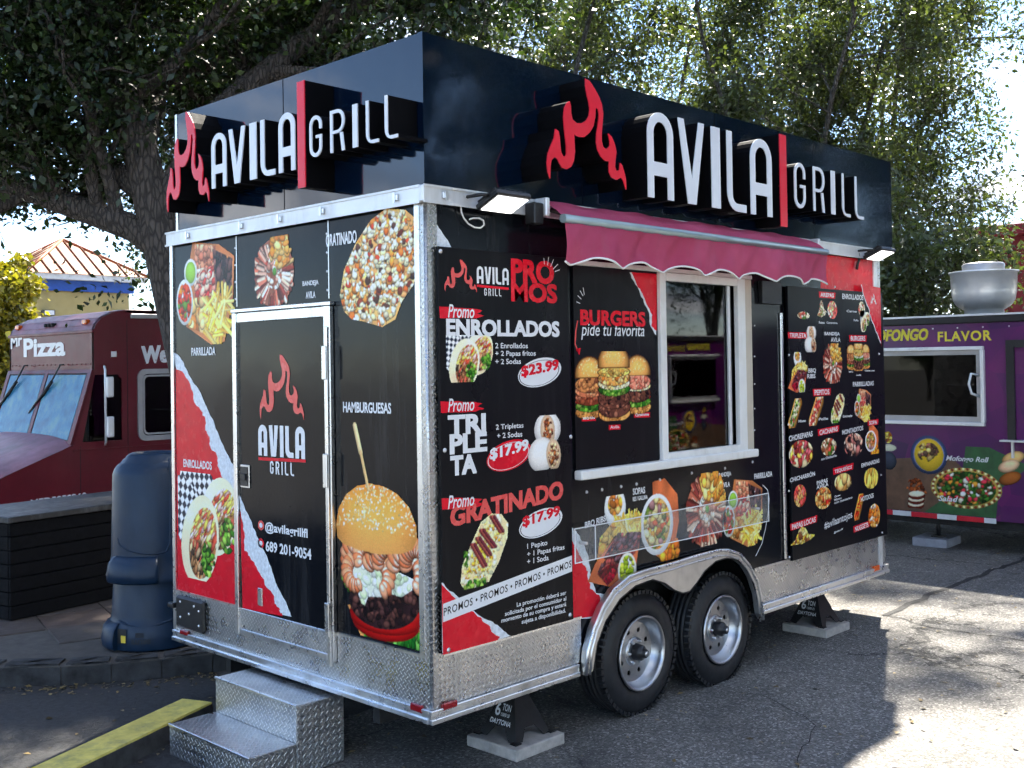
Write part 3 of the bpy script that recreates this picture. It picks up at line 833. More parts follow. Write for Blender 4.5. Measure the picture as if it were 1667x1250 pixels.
# ------------------------------------------------------------------ ground
def asphalt_mat():
    m = bpy.data.materials.new('asphalt'); t = NT(m)
    big = t.noise(0.55, 6, 0.6); mid = t.noise(4.5, 5, 0.6)
    stone = t.new('ShaderNodeTexVoronoi'); stone.inputs['Scale'].default_value = 95
    t.l.new(t.pos(), stone.inputs['Vector'])
    base = t.ramp(big, [(0.32, (0.098, 0.094, 0.088)), (0.68, (0.205, 0.194, 0.178))])
    base = t.mix(t.ramp(mid, [(0.35, 0.0), (0.7, 0.55)]), base, (0.150, 0.144, 0.134))
    cc = t.new('ShaderNodeSeparateColor'); t.l.new(stone.outputs['Color'], cc.inputs[0])
    agg = t.ramp(cc.outputs[0], [(0.0, 0.50), (0.6, 0.95), (0.86, 1.35), (1.0, 2.4)])
    base = t.mix(1.0, base, agg, 'MULTIPLY')
    # cracks: distorted cell borders, only here and there
    wv = t.new('ShaderNodeTexVoronoi', feature='DISTANCE_TO_EDGE'); wv.inputs['Scale'].default_value = 0.42
    ds = t.new('ShaderNodeVectorMath', operation='ADD')
    nz = t.new('ShaderNodeTexNoise'); nz.inputs['Scale'].default_value = 1.6; nz.inputs['Detail'].default_value = 7; nz.inputs['Roughness'].default_value = 0.65
    t.l.new(t.pos(), nz.inputs['Vector'])
    sc = t.new('ShaderNodeVectorMath', operation='SCALE'); sc.inputs['Scale'].default_value = 1.1
    t.l.new(nz.outputs['Color'], sc.inputs[0]); t.l.new(t.pos(), ds.inputs[0]); t.l.new(sc.outputs[0], ds.inputs[1])
    t.l.new(ds.outputs[0], wv.inputs['Vector'])
    crack = t.ramp(wv.outputs['Distance'], [(0.0, 1.0), (0.004, 0.8), (0.009, 0.0)])
    crack = t.math('MULTIPLY', crack, t.ramp(t.noise(0.8, 3), [(0.44, 0.0), (0.56, 0.9)]))
    base = t.mix(crack, base, (0.012, 0.012, 0.012))
    stain = t.math('ADD', t.ramp(t.noise(1.7, 5, 0.6), [(0.56, 0.0), (0.72, 0.45)]), t.ramp(t.noise(0.9, 5, 0.65, stretch=(0.25, 2.2, 1)), [(0.56, 0.0), (0.74, 0.40)]), clamp=True)
    base = t.mix(stain, base, (0.035, 0.035, 0.036))
    t.set(color=base, rough=t.ramp(mid, [(0.3, 0.72), (0.7, 0.92)]))
    h = t.math('SUBTRACT', t.math('ADD', t.math('MULTIPLY', stone.outputs['Distance'], 0.6), t.math('MULTIPLY', t.noise(220, 3), 0.5)), t.math('MULTIPLY', crack, 2.0))
    t.bump(h, 0.75, 0.006)
    return m
asphalt = asphalt_mat()
b = B(); b.box(-140, 160, -140, 160, -0.3, 0.0)
ground = b.obj('asphalt_ground', asphalt); tag(ground, kind='structure')
tar = mat('tar_seam', (0.02, 0.02, 0.021), 0.85, 0, 0.3, 20, bump=0.5, bscale=40)
def ground_pt(px, py, z=0.0):
    q = on_axis(px, py, 2, z); return (q[0], q[1])
def seam(pts, w_):
    rng = np.random.RandomState(5)
    P = [Vector(p) for p in pts]; path = []
    for a, c in zip(P, P[1:]):
        n = max(2, int((c-a).length/0.12))
        for i in range(n):
            q = a+(c-a)*(i/n); path.append((q.x+rng.randn()*0.018, q.y+rng.randn()*0.018))
    path.append(tuple(P[-1]))
    b = B(); b.solid(ribbon(path, w_), lambda u, v, d: (u, v, d), None, 0.004)
    return b.obj('tar_seam', tar, ground, flip=True)
seam([ground_pt(1690, 903), ground_pt(1560, 950), ground_pt(1440, 1003)], 0.05)
seam([ground_pt(1440, 1003), ground_pt(1520, 1022), ground_pt(1700, 1046)], 0.012)
seam([ground_pt(1200, 1128), ground_pt(1265, 1142), ground_pt(1330, 1180), ground_pt(1300, 1250)], 0.005)

# darker asphalt sheet just above the ground at the left
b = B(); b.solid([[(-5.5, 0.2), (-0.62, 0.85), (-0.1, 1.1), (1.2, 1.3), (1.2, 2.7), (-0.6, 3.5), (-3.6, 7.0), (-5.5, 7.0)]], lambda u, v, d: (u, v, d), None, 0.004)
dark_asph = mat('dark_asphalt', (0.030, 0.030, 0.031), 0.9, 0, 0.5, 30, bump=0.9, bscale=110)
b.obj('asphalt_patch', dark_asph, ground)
# pavement behind the trailer, with a kerb and square slabs
KERB = [(-3.6, 6.6), (-2.4, 5.2), (-1.5, 4.2), (-0.95, 3.60), (-0.59, 3.22), (-0.33, 2.96), (-0.1, 2.79), (0.15, 2.65), (0.42, 2.52), (0.8, 2.42), (1.4, 2.36), (2.4, 2.33), (6.5, 2.33)]
kerb_m = mat('kerb_concrete', (0.034, 0.034, 0.035), 0.9, 0, 0.7, 9, bump=0.6, bscale=50)
side_m = mat('pavement_bed', (0.085, 0.075, 0.066), 0.95, 0, 0.25, 9, bump=0.4, bscale=60)
b = B(); b.solid([KERB+[(6.5, 6.9), (-3.6, 6.9)]], lambda u, v, d: (u, v, d), -0.1, 0.118)
pave = b.obj('pavement', side_m); tag(pave, kind='structure')
off = []
for i, p in enumerate(KERB):
    a = Vector(KERB[max(0, i-1)]); c = Vector(KERB[min(len(KERB)-1, i+1)]); t_ = (c-a).normalized()
    off.append((p[0]-t_.y*-0.0-t_.y*(-0.17)*-1*-1, p[1]+t_.x*0.17) if False else (p[0]+(-t_.y)*0.17, p[1]+t_.x*0.17))
for i in range(len(KERB)-1):
    # kerb stones, each a block of its own
    p0, p1, q1, q0 = KERB[i], KERB[i+1], off[i+1], off[i]
    def sh(p, q, k): return (p[0]+(q[0]-p[0])*k, p[1]+(q[1]-p[1])*k)
    lp = [sh(p0, p1, 0.01), sh(p1, p0, 0.01), sh(q1, q0, 0.01), sh(q0, q1, 0.01)]
    lp = [(x+0.004*(lp[0][1]-lp[3][1]), y-0.0) for x, y in lp]
    b = B(); b.solid([lp], lambda u, v, d: (u, v-0.012, d), -0.1, 0.13)
    bmesh.ops.bevel(b.bm, geom=[e for e in b.bm.edges if all(v.co.z > 0.1 for v in e.verts)], offset=0.018, segments=2, affect='EDGES')
    b.obj('kerb_stone', kerb_m, pave)
slab_ms = [mat('paving_slab_%s' % n, c, 0.85, 0, 0.25, 7, bump=0.3, bscale=80) for n, c in (('rust', (0.085, 0.058, 0.047)), ('brown', (0.066, 0.050, 0.043)), ('grey', (0.075, 0.062, 0.055)))]
def inside(p, poly):
    r = False
    for (x0, y0), (x1, y1) in zip(poly, poly[1:]+poly[:1]):
        if (y0 > p[1]) != (y1 > p[1]) and p[0] < (x1-x0)*(p[1]-y0)/(y1-y0)+x0: r = not r
    return r
area = [(p[0], p[1]) for p in off]+[(6.4, 6.8), (-3.5, 6.8)]
sz = 0.46
slab_me = []
for m_ in slab_ms:
    b = B(); b.box(-sz/2+0.004, sz/2-0.004, -sz/2+0.004, sz/2-0.004, -0.02, 0.0, 0.004)
    me = bpy.data.meshes.new('paving_slab'); b.bm.to_mesh(me); b.bm.free(); me.materials.append(m_); slab_me.append(me)
rng = np.random.RandomState(11)
ca, sa = math.cos(math.radians(-14)), math.sin(math.radians(-14))
for i in range(-8, 16):
    for j in range(-2, 12):
        x, y = -0.4+(i*ca-j*sa)*sz, 3.3+(i*sa+j*ca)*sz
        if x > 2.6 or not all(inside((x+dx, y+dy), area) for dx in (-sz*.66, sz*.66) for dy in (-sz*.66, sz*.66)): continue
        o = bpy.data.objects.new('paving_slab', slab_me[rng.randint(3)]); COL.objects.link(o); o.parent = pave
        o.location = (x, y, 0.128+rng.randn()*0.0015); o.rotation_euler = (rng.randn()*0.004, rng.randn()*0.004, math.radians(-14))

# ------------------------------------------------------------------ the food trailer
TR = thing('food_trailer', 'black food trailer with red flame signs, awning and serving window, parked on blocks', 'food trailer', (LEN/2, WID/2, 0))
V0, VR, VT, VP = GND, GND+2.24, GND+2.312, GND+2.98      # floor edge, rail bottom, rail top, sign top
SK = GND+0.272                                           # top of tread plate skirt
# --- shell
FEN_PX = [(954,1090),(957,1060),(966,1024),(981,988),(999,960),(1024,939),(1055,928),(1094,918),(1132,906),(1170,896),(1186,896),(1204,902),(1219,919),(1232,944),(1238,970),(1242,999)]
fen_out = [S.uv(*p, 0.05) for p in FEN_PX]
fen_in = [S.uv(940+x/3.906, 860+y/3.906, 0.05) for x, y in [(102,905),(125,740),(180,590),(270,450),(370,365),(480,325),(560,350),(620,395),(672,412),(715,400),(760,345),(810,270),(880,210),(950,188),(1010,195),(1065,235),(1110,310),(1145,420),(1163,545)]]
fen_out[0] = (fen_out[0][0], V0+0.004); fen_out[-1] = (fen_out[-1][0], V0-0.02)
arch = [(u+0.03 if u < 1.9 else u-0.03, v-0.035) for u, v in [S.uv(*p) for p in FEN_PX]]
WU0, WU1, WV0, WV1 = 1.66, 2.58, GND+0.985, GND+2.02
wall = [(0, V0), (arch[0][0], V0)]+arch[1:-1]+[(arch[-1][0], V0), (LEN, V0), (LEN, VR), (0, VR)]
b = B(); b.solid([wall, [(WU0, WV0), (WU1, WV0), (WU1, WV1), (WU0, WV1)]], S.w, -0.04, 0.0)
wall_side = b.obj('side_wall', vinyl, TR)
b = B(); b.rect(E, -WID, V0, -0.04, VR, -0.04, 0.0)
wall_end = b.obj('end_wall', vinyl, TR)
b = B(); b.box(LEN-0.04, LEN, 0.04, WID, V0, VR); b.obj('front_wall', plate, TR)
b = B(); b.box(0.04, LEN-0.04, WID-0.04, WID, V0, VR); b.obj('far_wall', alu_white, TR)
b = B(); b.box(0.0, LEN, 0.0, WID, VR+0.002, VR+0.05); b.obj('roof', alu_white, TR)
b = B(); b.box(0.042, LEN-0.042, 0.42, WID-0.042, V0, V0+0.05); b.box(0.042, 1.0, 0.042, 0.42, V0, V0+0.05); b.box(2.75, LEN-0.042, 0.042, 0.42, V0, V0+0.05); b.obj('floor', under_black, TR)
for y in (0.42, WID-0.5):
    b = B(); b.box(0.05, LEN+0.3, y, y+0.05, V0-0.11, V0-0.003); b.obj('frame_rail', under_black, TR)
for x in (0.3, 0.9, 2.9, 3.6, 4.2):
    b = B(); b.box(x, x+0.05, 0.47, WID-0.5, V0-0.09, V0-0.004); b.obj('cross_member', under_black, TR)
b = B()
b.box(1.05, 2.70, 0.38, 0.41, V0-0.18, V0+0.53); b.box(1.05, 2.70, 0.045, 0.38, V0+0.50, V0+0.53)
b.box(1.02, 1.05, 0.045, 0.41, V0-0.02, V0+0.53); b.box(2.70, 2.73, 0.045, 0.41, V0-0.02, V0+0.53)
b.obj('wheel_well', under_black, TR)
# inside seen through the glass: steel counter, shelf, back wall shadowed by the roof
inside_m = mat('kitchen_steel', (0.30, 0.30, 0.31), 0.4, 0.6)
b = B(); b.box(0.6, 3.6, WID-0.65, WID-0.05, V0+0.06, V0+0.92, 0.01); b.obj('counter', inside_m, TR)
b = B(); b.box(0.9, 3.4, WID-0.36, WID-0.05, V0+1.50, V0+1.53); b.obj('shelf', inside_m, TR)
b = B(); b.box(1.4, 2.9, WID-0.95, WID-0.10, V0+1.72, V0+2.1, 0.01); b.obj('extractor_hood', inside_m, TR)
# --- tread plate skirt
for u0, u1 in ((0.062, fen_out[0][0]+0.02), (fen_out[-1][0]-0.02, LEN-0.062)):
    b = B(); b.rect(S, u0, V0+0.058, u1, SK, 0.001, 0.005); b.obj('skirt_plate', plate, TR)
    b = B(); b.rect(S, u0, SK, u1, SK+0.012, 0.001, 0.011); b.obj('skirt_trim', alu, TR)
for u0, u1 in ((-WID+0.03, -1.516), (-0.658, -0.062)):
    b = B(); b.rect(E, u0, V0+0.058, u1, SK, 0.001, 0.005); b.obj('skirt_plate', plate, TR)
    b = B(); b.rect(E, u0, SK, u1, SK+0.013, 0.001, 0.011); b.obj('skirt_trim', alu, TR)
b = B(); b.rect(E, -1.516, V0+0.058, -0.658, V0+0.140, 0.001, 0.005); b.obj('skirt_plate', plate, TR)
for u0, u1 in ((-0.022, fen_out[0][0]-0.012), (fen_out[-1][0]+0.012, LEN+0.02)):
    b = B()
    b.rect(S, u0, V0-0.002, u1, V0+0.020, 0.002, 0.026, bev=0.003); b.rect(S, u0, V0+0.0205, u1, V0+0.040, 0.002, 0.016); b.rect(S, u0, V0+0.0405, u1, V0+0.057, 0.002, 0.022, bev=0.003)
    b.obj('bottom_trim', alu, TR)
b = B()
b.rect(E, -WID, V0-0.002, 0.0, V0+0.020, 0.002, 0.026, bev=0.003); b.rect(E, -WID, V0+0.0205, 0.0, V0+0.040, 0.002, 0.016); b.rect(E, -WID, V0+0.0405, 0.0, V0+0.057, 0.002, 0.022, bev=0.003)
b.obj('bottom_trim', alu, TR)
# --- corner posts and top rails
b = B(); b.rect(E, -0.060, V0+0.058, 0.0, VR, 0.001, 0.007); b.rect(S, 0.0, V0+0.058, 0.060, VR, 0.001, 0.007)
b.tube([E.w(0.002, V0+0.058, 0.002), E.w(0.002, VR, 0.002)], 0.008, 8); b.obj('corner_post', plate, TR)
b = B(); b.rect(E, -0.062, SK, -0.030, VR, 0.0075, 0.011); b.obj('corner_trim', alu, TR)
b = B(); b.rect(E, -WID-0.004, V0+0.058, -WID+0.028, VR, 0.001, 0.010); b.obj('corner_trim', alu, TR)
b = B(); b.rect(S, LEN-0.045, V0+0.058, LEN, VR, 0.001, 0.007); b.box(LEN, LEN+0.006, 0.0, 0.2, V0+0.058, VR); b.obj('corner_post', plate, TR)
b = B(); b.rect(S, LEN-0.105, V0+0.058, LEN-0.052, VR, 0.001, 0.010); b.obj('corner_trim', alu_white, TR)
b = B(); b.rect(E, -WID-0.012, VR, 0.0, VT, 0.0, 0.028, bev=0.004); b.rect(E, -WID-0.012, VR-0.006, 0.0, VR+0.004, 0.0285, 0.034); b.rect(E, -WID-0.012, VT-0.008, 0.0, VT+0.002, 0.0285, 0.034); b.obj('top_rail', alu_white, TR)
b = B(); b.rect(S, -0.034, VR, LEN+0.01, VT, 0.0, 0.028, bev=0.004); b.rect(S, -0.034, VR-0.006, LEN+0.01, VR+0.004, 0.0285, 0.034); b.rect(S, -0.034, VT-0.008, LEN+0.01, VT+0.002, 0.0285, 0.034); b.obj('top_rail', alu_white, TR)
def clip_on(face, px, py):
    u, v = face.uv(px, py, 0.03)
    b = B(); b.rect(face, u-0.016, VR+0.020, u+0.016, VR+0.048, 0.0285, 0.042, bev=0.003); b.rect(face, u-0.007, VR+0.012, u+0.007, VR+0.056, 0.0425, 0.046)
    b.obj('rail_clip', screw_mat, TR)
for px, py in ((306, 390), (393, 374), (456, 362), (525, 350), (645, 327)): clip_on(E, px, py)
clip_on(S, 724, 322)
# --- raised sign box on the roof
b = B(); b.rect(E, -2.125, VT+0.004, -0.032, VP, -0.030, 0.0); b.obj('sign_panel', sign_black, TR)
b = B(); b.rect(S, 0.032, VT+0.004, 4.575, VP, -0.030, 0.0); b.obj('sign_panel', sign_black, TR)
b = B(); b.box(4.545, 4.575, 0.031, 2.125, VT+0.004, VP); b.obj('sign_panel', sign_black, TR)
b = B(); b.box(0.031, 4.544, 2.095, 2.125, VT+0.004, VP); b.obj('sign_panel', sign_black, TR)
b = B(); b.rect(E, -0.031, VT+0.003, 0.002, VP+0.002, -0.029, 0.004); b.obj('sign_corner', sign_black, TR)
b = B(); b.rect(E, -2.128, VT+0.003, -2.105, VP+0.002, 0.001, 0.004); b.obj('sign_corner', alu, TR)
for u in (1.05, 2.25, 3.42):
    b = B(); b.rect(S, u, VT+0.006, u+0.004, VP-0.002, 0.0005, 0.0015); b.obj('panel_seam', can_black, TR)
for u in (-1.06,):
    b = B(); b.rect(E, u, VT+0.006, u+0.004, VP-0.002, 0.0005, 0.0015); b.obj('panel_seam', can_black, TR)
# --- channel letters
SD = 0.17
def channel(face, loops, face_mat, name):
    b = B()
    for lp in parts_of(loops): b.solid(lp, face.w, 0.001, SD-0.006)
    can = b.obj(name, can_black, TR)
    b = B()
    for lp in parts_of(loops): b.solid(lp, face.w, SD-0.006, SD)
    b.obj('letter_face', face_mat, can)
def sign(face, cv, words, bar, flame_box):
    for word, items, t in words:
        data = []
        for ch, x0, x1, yt, yb in items:
            ym = (yt+yb)/2
            data.append((ch, face.uv(*cv(x0, ym), SD)[0], face.uv(*cv(x1, ym), SD)[0], face.uv(*cv((x0+x1)/2, yt), SD)[1], face.uv(*cv((x0+x1)/2, yb), SD)[1]))
        v1 = sum(q[3] for q in data)/len(data); v0 = sum(q[4] for q in data)/len(data); h = v1-v0
        for ch, u0, u1, _, _ in data:
            lp = glyph(ch, (u1-u0)/h, t)
            channel(face, [q if q == 'LEG' else [(u0+a*h, v0+c*h) for a, c in q] for q in lp], letter_white, 'sign_letter')
    (ua, va), (ub, vb) = [face.uv(*cv(*p), SD) for p in bar]
    channel(face, [[(ua, va), (ub, va), (ub, vb), (ua, vb)]], letter_red, 'sign_bar')
    u0, v0, u1, v1 = flame_box
    channel(face, [[(u0+a*(u1-u0), v0+c*(v1-v0)) for a, c in FLAME]], letter_red, 'sign_flame')
cvS = lambda x, y: (1000+x/3.473, 150+y/3.473)
sign(S, cvS, [('AVILA', [('A',190,335,108,598), ('V',365,512,166,630), ('I',552,600,204,652), ('L',640,745,230,680), ('A',772,892,262,698)], 0.115),
              ('GRILL', [('G',1020,1082,398,656), ('R',1127,1190,425,675), ('I',1228,1250,448,688), ('L',1290,1335,464,705), ('L',1363,1410,480,718)], 0.085)],
     [(944, 757), (971, 245)], (FLAME_BOX[0][0], FLAME_BOX[0][1], FLAME_BOX[1][0], FLAME_BOX[1][1]))
cvE = lambda x, y: (260+x/3.572, 40+y/3.572)
fe0, fe1 = E.uv(*cvE(38, 1000), SD), E.uv(*cvE(280, 600), SD)
fh = FLAME_BOX[1][1]-FLAME_BOX[0][1]
vc = (E.uv(*cvE(160, 1000), SD)[1]+E.uv(*cvE(160, 568), SD)[1])/2
sign(E, cvE, [('AVILA', [('A',300,385,627,948), ('V',400,495,592,920), ('I',522,560,575,900), ('L',585,668,552,876), ('A',690,785,505,858)], 0.115),
              ('GRILL', [('G',870,940,523,770), ('R',990,1072,488,745), ('I',1120,1148,462,712), ('L',1198,1270,438,686), ('L',1307,1380,405,660)], 0.09)],
     [(804, 952), (838, 322)], (fe0[0], vc-fh*0.5, fe1[0], vc+fh*0.5))
# --- markings on the end wall
P = Print(E, 0.0008)
tornR = [(284,573),(295,585),(307,609),(325,636),(337,663),(349,689),(361,720),(372,742),(381,760),(385,778),(388,806)]
tornL = [(286,597),(300,609),(310,626),(315,642),(317,656),(330,671),(335,686),(334,700),(342,713),(341,723),(354,743),(354,757),(364,779),(374,800),(386,816)]
def jag(pts, amp, seed, n=4):
    rng = np.random.RandomState(seed); out = []
    for (x0, y0), (x1, y1) in zip(pts, pts[1:]):
        for k in range(n):
            t_ = k/n; out.append((x0+(x1-x0)*t_+rng.randn()*amp*(k > 0), y0+(y1-y0)*t_+rng.randn()*amp*(k > 0)))
    return out+[pts[-1]]
tornR, tornL = jag(tornR, 0.7, 1), jag(tornL, 0.9, 2)
P.poly(tornL+[(391, 828), (392, 987), (289, 964)], print_red)
P.poly(tornR+[(386, 816)]+tornL[::-1][1:], print_paper, 0.0006)
P.text('PARRILLADA', 312, 579, 351, 13, bold=0.03)
P.text('BANDEJA', 493, 468, 519, 10, bold=0.03); P.text('AVILA', 498, 486, 514, 11, bold=0.03)
P.text('GRATINADO', 531, 402, 581, 20, bold=0.03); P.text('HAMBURGUESAS', 559, 671, 637, 17, bold=0.03)
P.text('ENROLLADOS', 299, 760, 345, 13, bold=0.03)
P.obj('lettering', wall_end)
def dpx(fn, face, d, x0, yb, x1, h, parent, rise=0, res=0.003):
    return dish(fn, face, d, Print(face, d).box(x0, yb, x1, h, rise), parent, res=res)
dpx(d_board, E, 0.0022, 288, 563, 383, 166, wall_end)
dpx(d_bandeja, E, 0.0022, 415, 502, 479, 112, wall_end)
dpx(d_gratinado, E, 0.0022, 554, 536, 682, 184, wall_end)
dpx(d_wraps, E, 0.0026, 291, 936, 387, 170, wall_end)
dpx(d_burger, E, 0.0022, 549, 1024, 683, 338, wall_end)
for px in (386, 536):
    u, v = E.uv(px, 450)
    b = B(); b.rect(E, u-0.003, GND+1.86, u+0.003, VR-0.008, 0.0005, 0.0035); b.obj('panel_seam', alu, TR)
    for k in range(4):
        b = B(); b.lathe([(0.0, -0.006), (0.006, -0.005), (0.007, -0.0036)], E.w(u-0.012, GND+1.90+0.09*k, 0), 'x', 8); b.obj('screw', screw_mat, TR)
# --- door
DU0, DU1, DV0, DV1 = -1.512, -0.662, GND+0.145, GND+1.825
b = B(); b.rect(E, DU0+0.03, DV0+0.03, DU1-0.05, DV1-0.03, 0.002, 0.014)
door = b.obj('door', vinyl, TR)
def bar(u0, v0, u1, v1, d0, d1, name='door_frame', m_=None, bev=0.003, par=None):
    b = B(); b.rect(E, u0, v0, u1, v1, d0, d1, bev=bev); return b.obj(name, m_ or alu, par or door)
bar(DU0, DV0, DU0+0.034, DV1, 0.002, 0.030); bar(DU0+0.036, DV1-0.052, DU1-0.055, DV1-0.002, 0.002, 0.024)
bar(DU1-0.050, DV0, DU1, DV1, 0.002, 0.026); bar(DU1-0.030, DV0-0.02, DU1-0.006, DV1-0.1, 0.0265, 0.040)
bar(DU0-0.004, DV1, DU1+0.012, DV1+0.020, 0.002, 0.034, 'drip_cap'); bar(DU0+0.036, DV0, DU1-0.055, DV0+0.030, 0.002, 0.024)
bar(DU0+0.035, DV0+0.031, DU1-0.056, SK, 0.0145, 0.018, 'kick_plate', plate, 0); bar(DU0+0.035, SK, DU1-0.056, SK+0.012, 0.0145, 0.021, 'kick_trim')
for v in (DV0+0.12, DV0+0.82, DV1-0.35):
    bar(DU1-0.034, v, DU1-0.002, v+0.16, 0.041, 0.052, 'hinge')
u, v = E.uv(393, 793, 0.015); u1, v1 = E.uv(407, 757, 0.015)
bar(u, v, u1, v1, 0.0145, 0.022, 'latch_bezel'); bar(u+0.008, v+0.01, u1-0.008, v1-0.01, 0.0225, 0.026, 'latch_pocket', black_plastic); bar(u+0.018, v+0.04, u1-0.02, v1-0.045, 0.0265, 0.036, 'latch_handle', black_metal)
u, v = E.uv(421, 985, 0.015); u1, v1 = E.uv(428, 958, 0.015); bar(u, v, u1, v1, 0.0145, 0.022, 'lock_plate')
P = Print(E, 0.0148)
dR = jag([(390,806),(398,824),(407,844),(418,872),(435,906),(443,930),(452,955),(469,989),(475,1004)], 0.7, 3)
dL = jag([(391,824),(394,846),(398,866),(398,896),(407,906),(418,923),(428,941),(433,955),(445,968),(447,982),(456,992),(460,1001)], 0.9, 4)
P.poly([(391, 822)]+dL+[(460, 1003), (395, 990)], print_red)
P.poly(dR+dL[::-1], print_paper, 0.0006)
P.flame(423, 682, 495, 104)
P.logo_word('AVILA', 421, 741, 497, 50, t=0.20)
P.poly([(421,744),(498,748),(498,753),(421,749)], print_red, 0.001); P.logo_word('GRILL', 440, 771, 479, 21, t=0.16, gap=0.28)
P.text('@avilagrillfl', 432, 868, 501, 19, bold=0.03); P.text('689 201-9054', 433, 897, 507, 17, bold=0.03)
P.ellipse(425, 855, 5, 8, print_orange); P.ellipse(425, 855, 2.6, 4, print_white, 0.0012); P.ellipse(425, 884, 5, 8, print_red); P.ellipse(425, 884, 2.6, 4, print_white, 0.0012)
P.obj('lettering', door)
# --- hatch, lights on the end
b = B(); b.rect(E, -2.135, GND+0.085, -1.835, GND+0.262, 0.006, 0.030, bev=0.012); hatch = b.obj('power_inlet_hatch', black_plastic, TR)
b = B(); b.rect(E, -2.20, GND+0.185, -2.14, GND+0.215, 0.012, 0.045, bev=0.006); b.obj('hatch_catch', black_plastic, hatch)
for uu, vv in ((-2.08, 0.23), (-1.93, 0.225), (-1.88, 0.205), (-2.08, 0.145), (-1.88, 0.125), (-1.985, 0.175)):
    b = B(); b.lathe([(0.0, -0.034), (0.006, -0.033), (0.008, -0.030)], E.w(uu, GND+vv, 0), 'x', 10); b.obj('screw', screw_mat, hatch)
def lens(face, x0, yb, x1, h, m_, name):
    u, v = face.uv(x0, yb, 0.02); u1 = face.uv(x1, yb, 0.02)[0]; v1 = face.uv(x0, yb-h, 0.02)[1]
    b = B(); b.rect(face, u, v, u1, v1, 0.004, 0.024, bev=0.005); b.obj(name, m_, TR)
lens(E, 293, 1032, 306, 8, red_lens, 'marker_light'); lens(E, 668, 1156, 687, 13, red_lens, 'marker_light'); lens(S, 721, 1158, 745, 12, red_lens, 'marker_light'); lens(S, 1423, 931, 1432, 9, amber_lens, 'marker_light')
# ------------------------------------------------------------------ serving side: boards, window, awning
def bolt_at(face, u, v, d, parent, r=0.011):
    b = B()
    c = face.w(u, v, 0)
    ax = 'x' if face.kind == 'end' else 'y'
    b.lathe([(0.0, -d-0.006), (r*0.7, -d-0.005), (r, -d-0.001), (r, -d)], c, ax, 12)
    b.obj('bolt', screw_mat, parent)
# torn paper print on the wall above and beside the boards
P = Print(S, 0.0008)
P.poly(jag([(708,360),(713,368),(719,376),(724,385),(730,393),(735,402)], 0.6, 5)+[(708, 404)], print_paper)
P.poly([(704,402),(716,402),(724,1066),(707,1070)], print_red)
P.poly([(1336,414),(1421,424),(1426,480),(1336,474)], print_red)
P.poly(jag([(931,858),(940,868),(950,885),(956,900),(961,925),(963,940),(970,965),(986,966),(994,972)], 0.7, 6)+[(996,976),(975,1006),(931,1008)], print_paper)
P.poly(jag([(931,880),(938,892),(943,903),(950,920),(957,930),(960,958),(975,968),(978,985)], 0.9, 7)+[(974,1002),(931,1008)], print_red, 0.0006)
P.text('BBQ RIBS', 952, 862, 986, 12, bold=0.03, rise=6); P.text('SOPAS', 1030, 806, 1050, 11, bold=0.03); P.text('RES / GALLINA', 1030, 816, 1054, 7, bold=0.03)
P.text('BANDEJA', 1170, 779, 1190, 9, bold=0.03); P.text('AVILA', 1174, 794, 1188, 8, bold=0.03); P.text('PARRILLADA', 1228, 780, 1257, 9, bold=0.03)
P.stroke([(1241,789),(1249,797),(1252,812),(1250,835),(1246,860),(1240,885),(1230,905)], 1.6, print_white)
P.obj('lettering', wall_side)
dpx(d_ribs, S, 0.0024, 957, 965, 1048, 152, wall_side); dpx(d_soup, S, 0.0028, 1045, 922, 1108, 138, wall_side)
dpx(d_bandeja, S, 0.0024, 1118, 896, 1183, 122, wall_side); dpx(d_board, S, 0.0024, 1177, 900, 1243, 118, wall_side)
for px, py in ((955,801),(980,797),(1011,792),(1036,788),(1074,781),(1126,770),(1180,762),(1225,752)):
    bolt_at(S, *S.uv(px, py), 0.0, wall_side, 0.009)
for py in (530, 580, 625, 665, 700, 740, 800): bolt_at(S, *S.uv(1228, py), 0.0, wall_side, 0.005)
# --- promotions board
pb0, pb1 = S.uv(713, 400, 0.03), S.uv(930, 1010, 0.03)
PU0, PU1, PV0, PV1 = 0.045, 0.900, GND+0.287, GND+2.050
b = B(); b.rect(S, PU0, PV0, PU1, PV1, 0.012, 0.030, bev=0.002); promo = b.obj('promotions_board', board_black, TR)
P = Print(S, 0.0308)
P.flame(723, 474, 776, 54)
P.logo_word('AVILA', 776, 461, 828, 28, t=0.17); P.poly([(776,463),(828,468),(828,472),(776,467)], print_red, 0.001); P.logo_word('GRILL', 788, 481, 816, 12, t=0.15, gap=0.3)
P.text('PRO', 833, 458, 901, 37, print_red, bold=0.055, lift=0.0008); P.text('MOS', 833, 490, 906, 31, print_red, bold=0.055, lift=0.001)
for a, c_ in (((886,430),(885,420)), ((891,432),(893,418)), ((896,434),(901,422)), ((900,438),(908,430)), ((903,442),(911,439))): P.stroke([a, c_], 1.4, print_white)
for (yb, h, x1, w_) in ((516, 17, 783, 0), (669, 16, 788, 0), (829, 16, 789, 0)):
    pass
for y in (499, 653, 811):
    s0, s1 = 0.0, {499: 2, 653: -2, 811: -5}[y]
    P.poly(jag([(715+(y-499)*0.012, y), (770, y+s1*0.5+2), (785, y+s1*0.7+5), (777, y+s1*0.7+10), (788, y+s1*0.7+13), (775, y+s1*0.6+18), (740, y+18), (716+(y-499)*0.012, y+19)], 0.5, y), print_red, 0.0005)
    P.text('Promo', 729, y+18, 772, 22, bold=0.012, shear=0.25)
P.text('ENROLLADOS', 727, 546, 910, 27, bold=0.055)
P.text('2 Enrollados', 806, 567, 859, 9, bold=0.016); P.text('+ 2 Papas fritos', 806, 582, 872, 11, bold=0.016); P.text('+ 2 Sodas', 806, 593, 848, 9, bold=0.016)
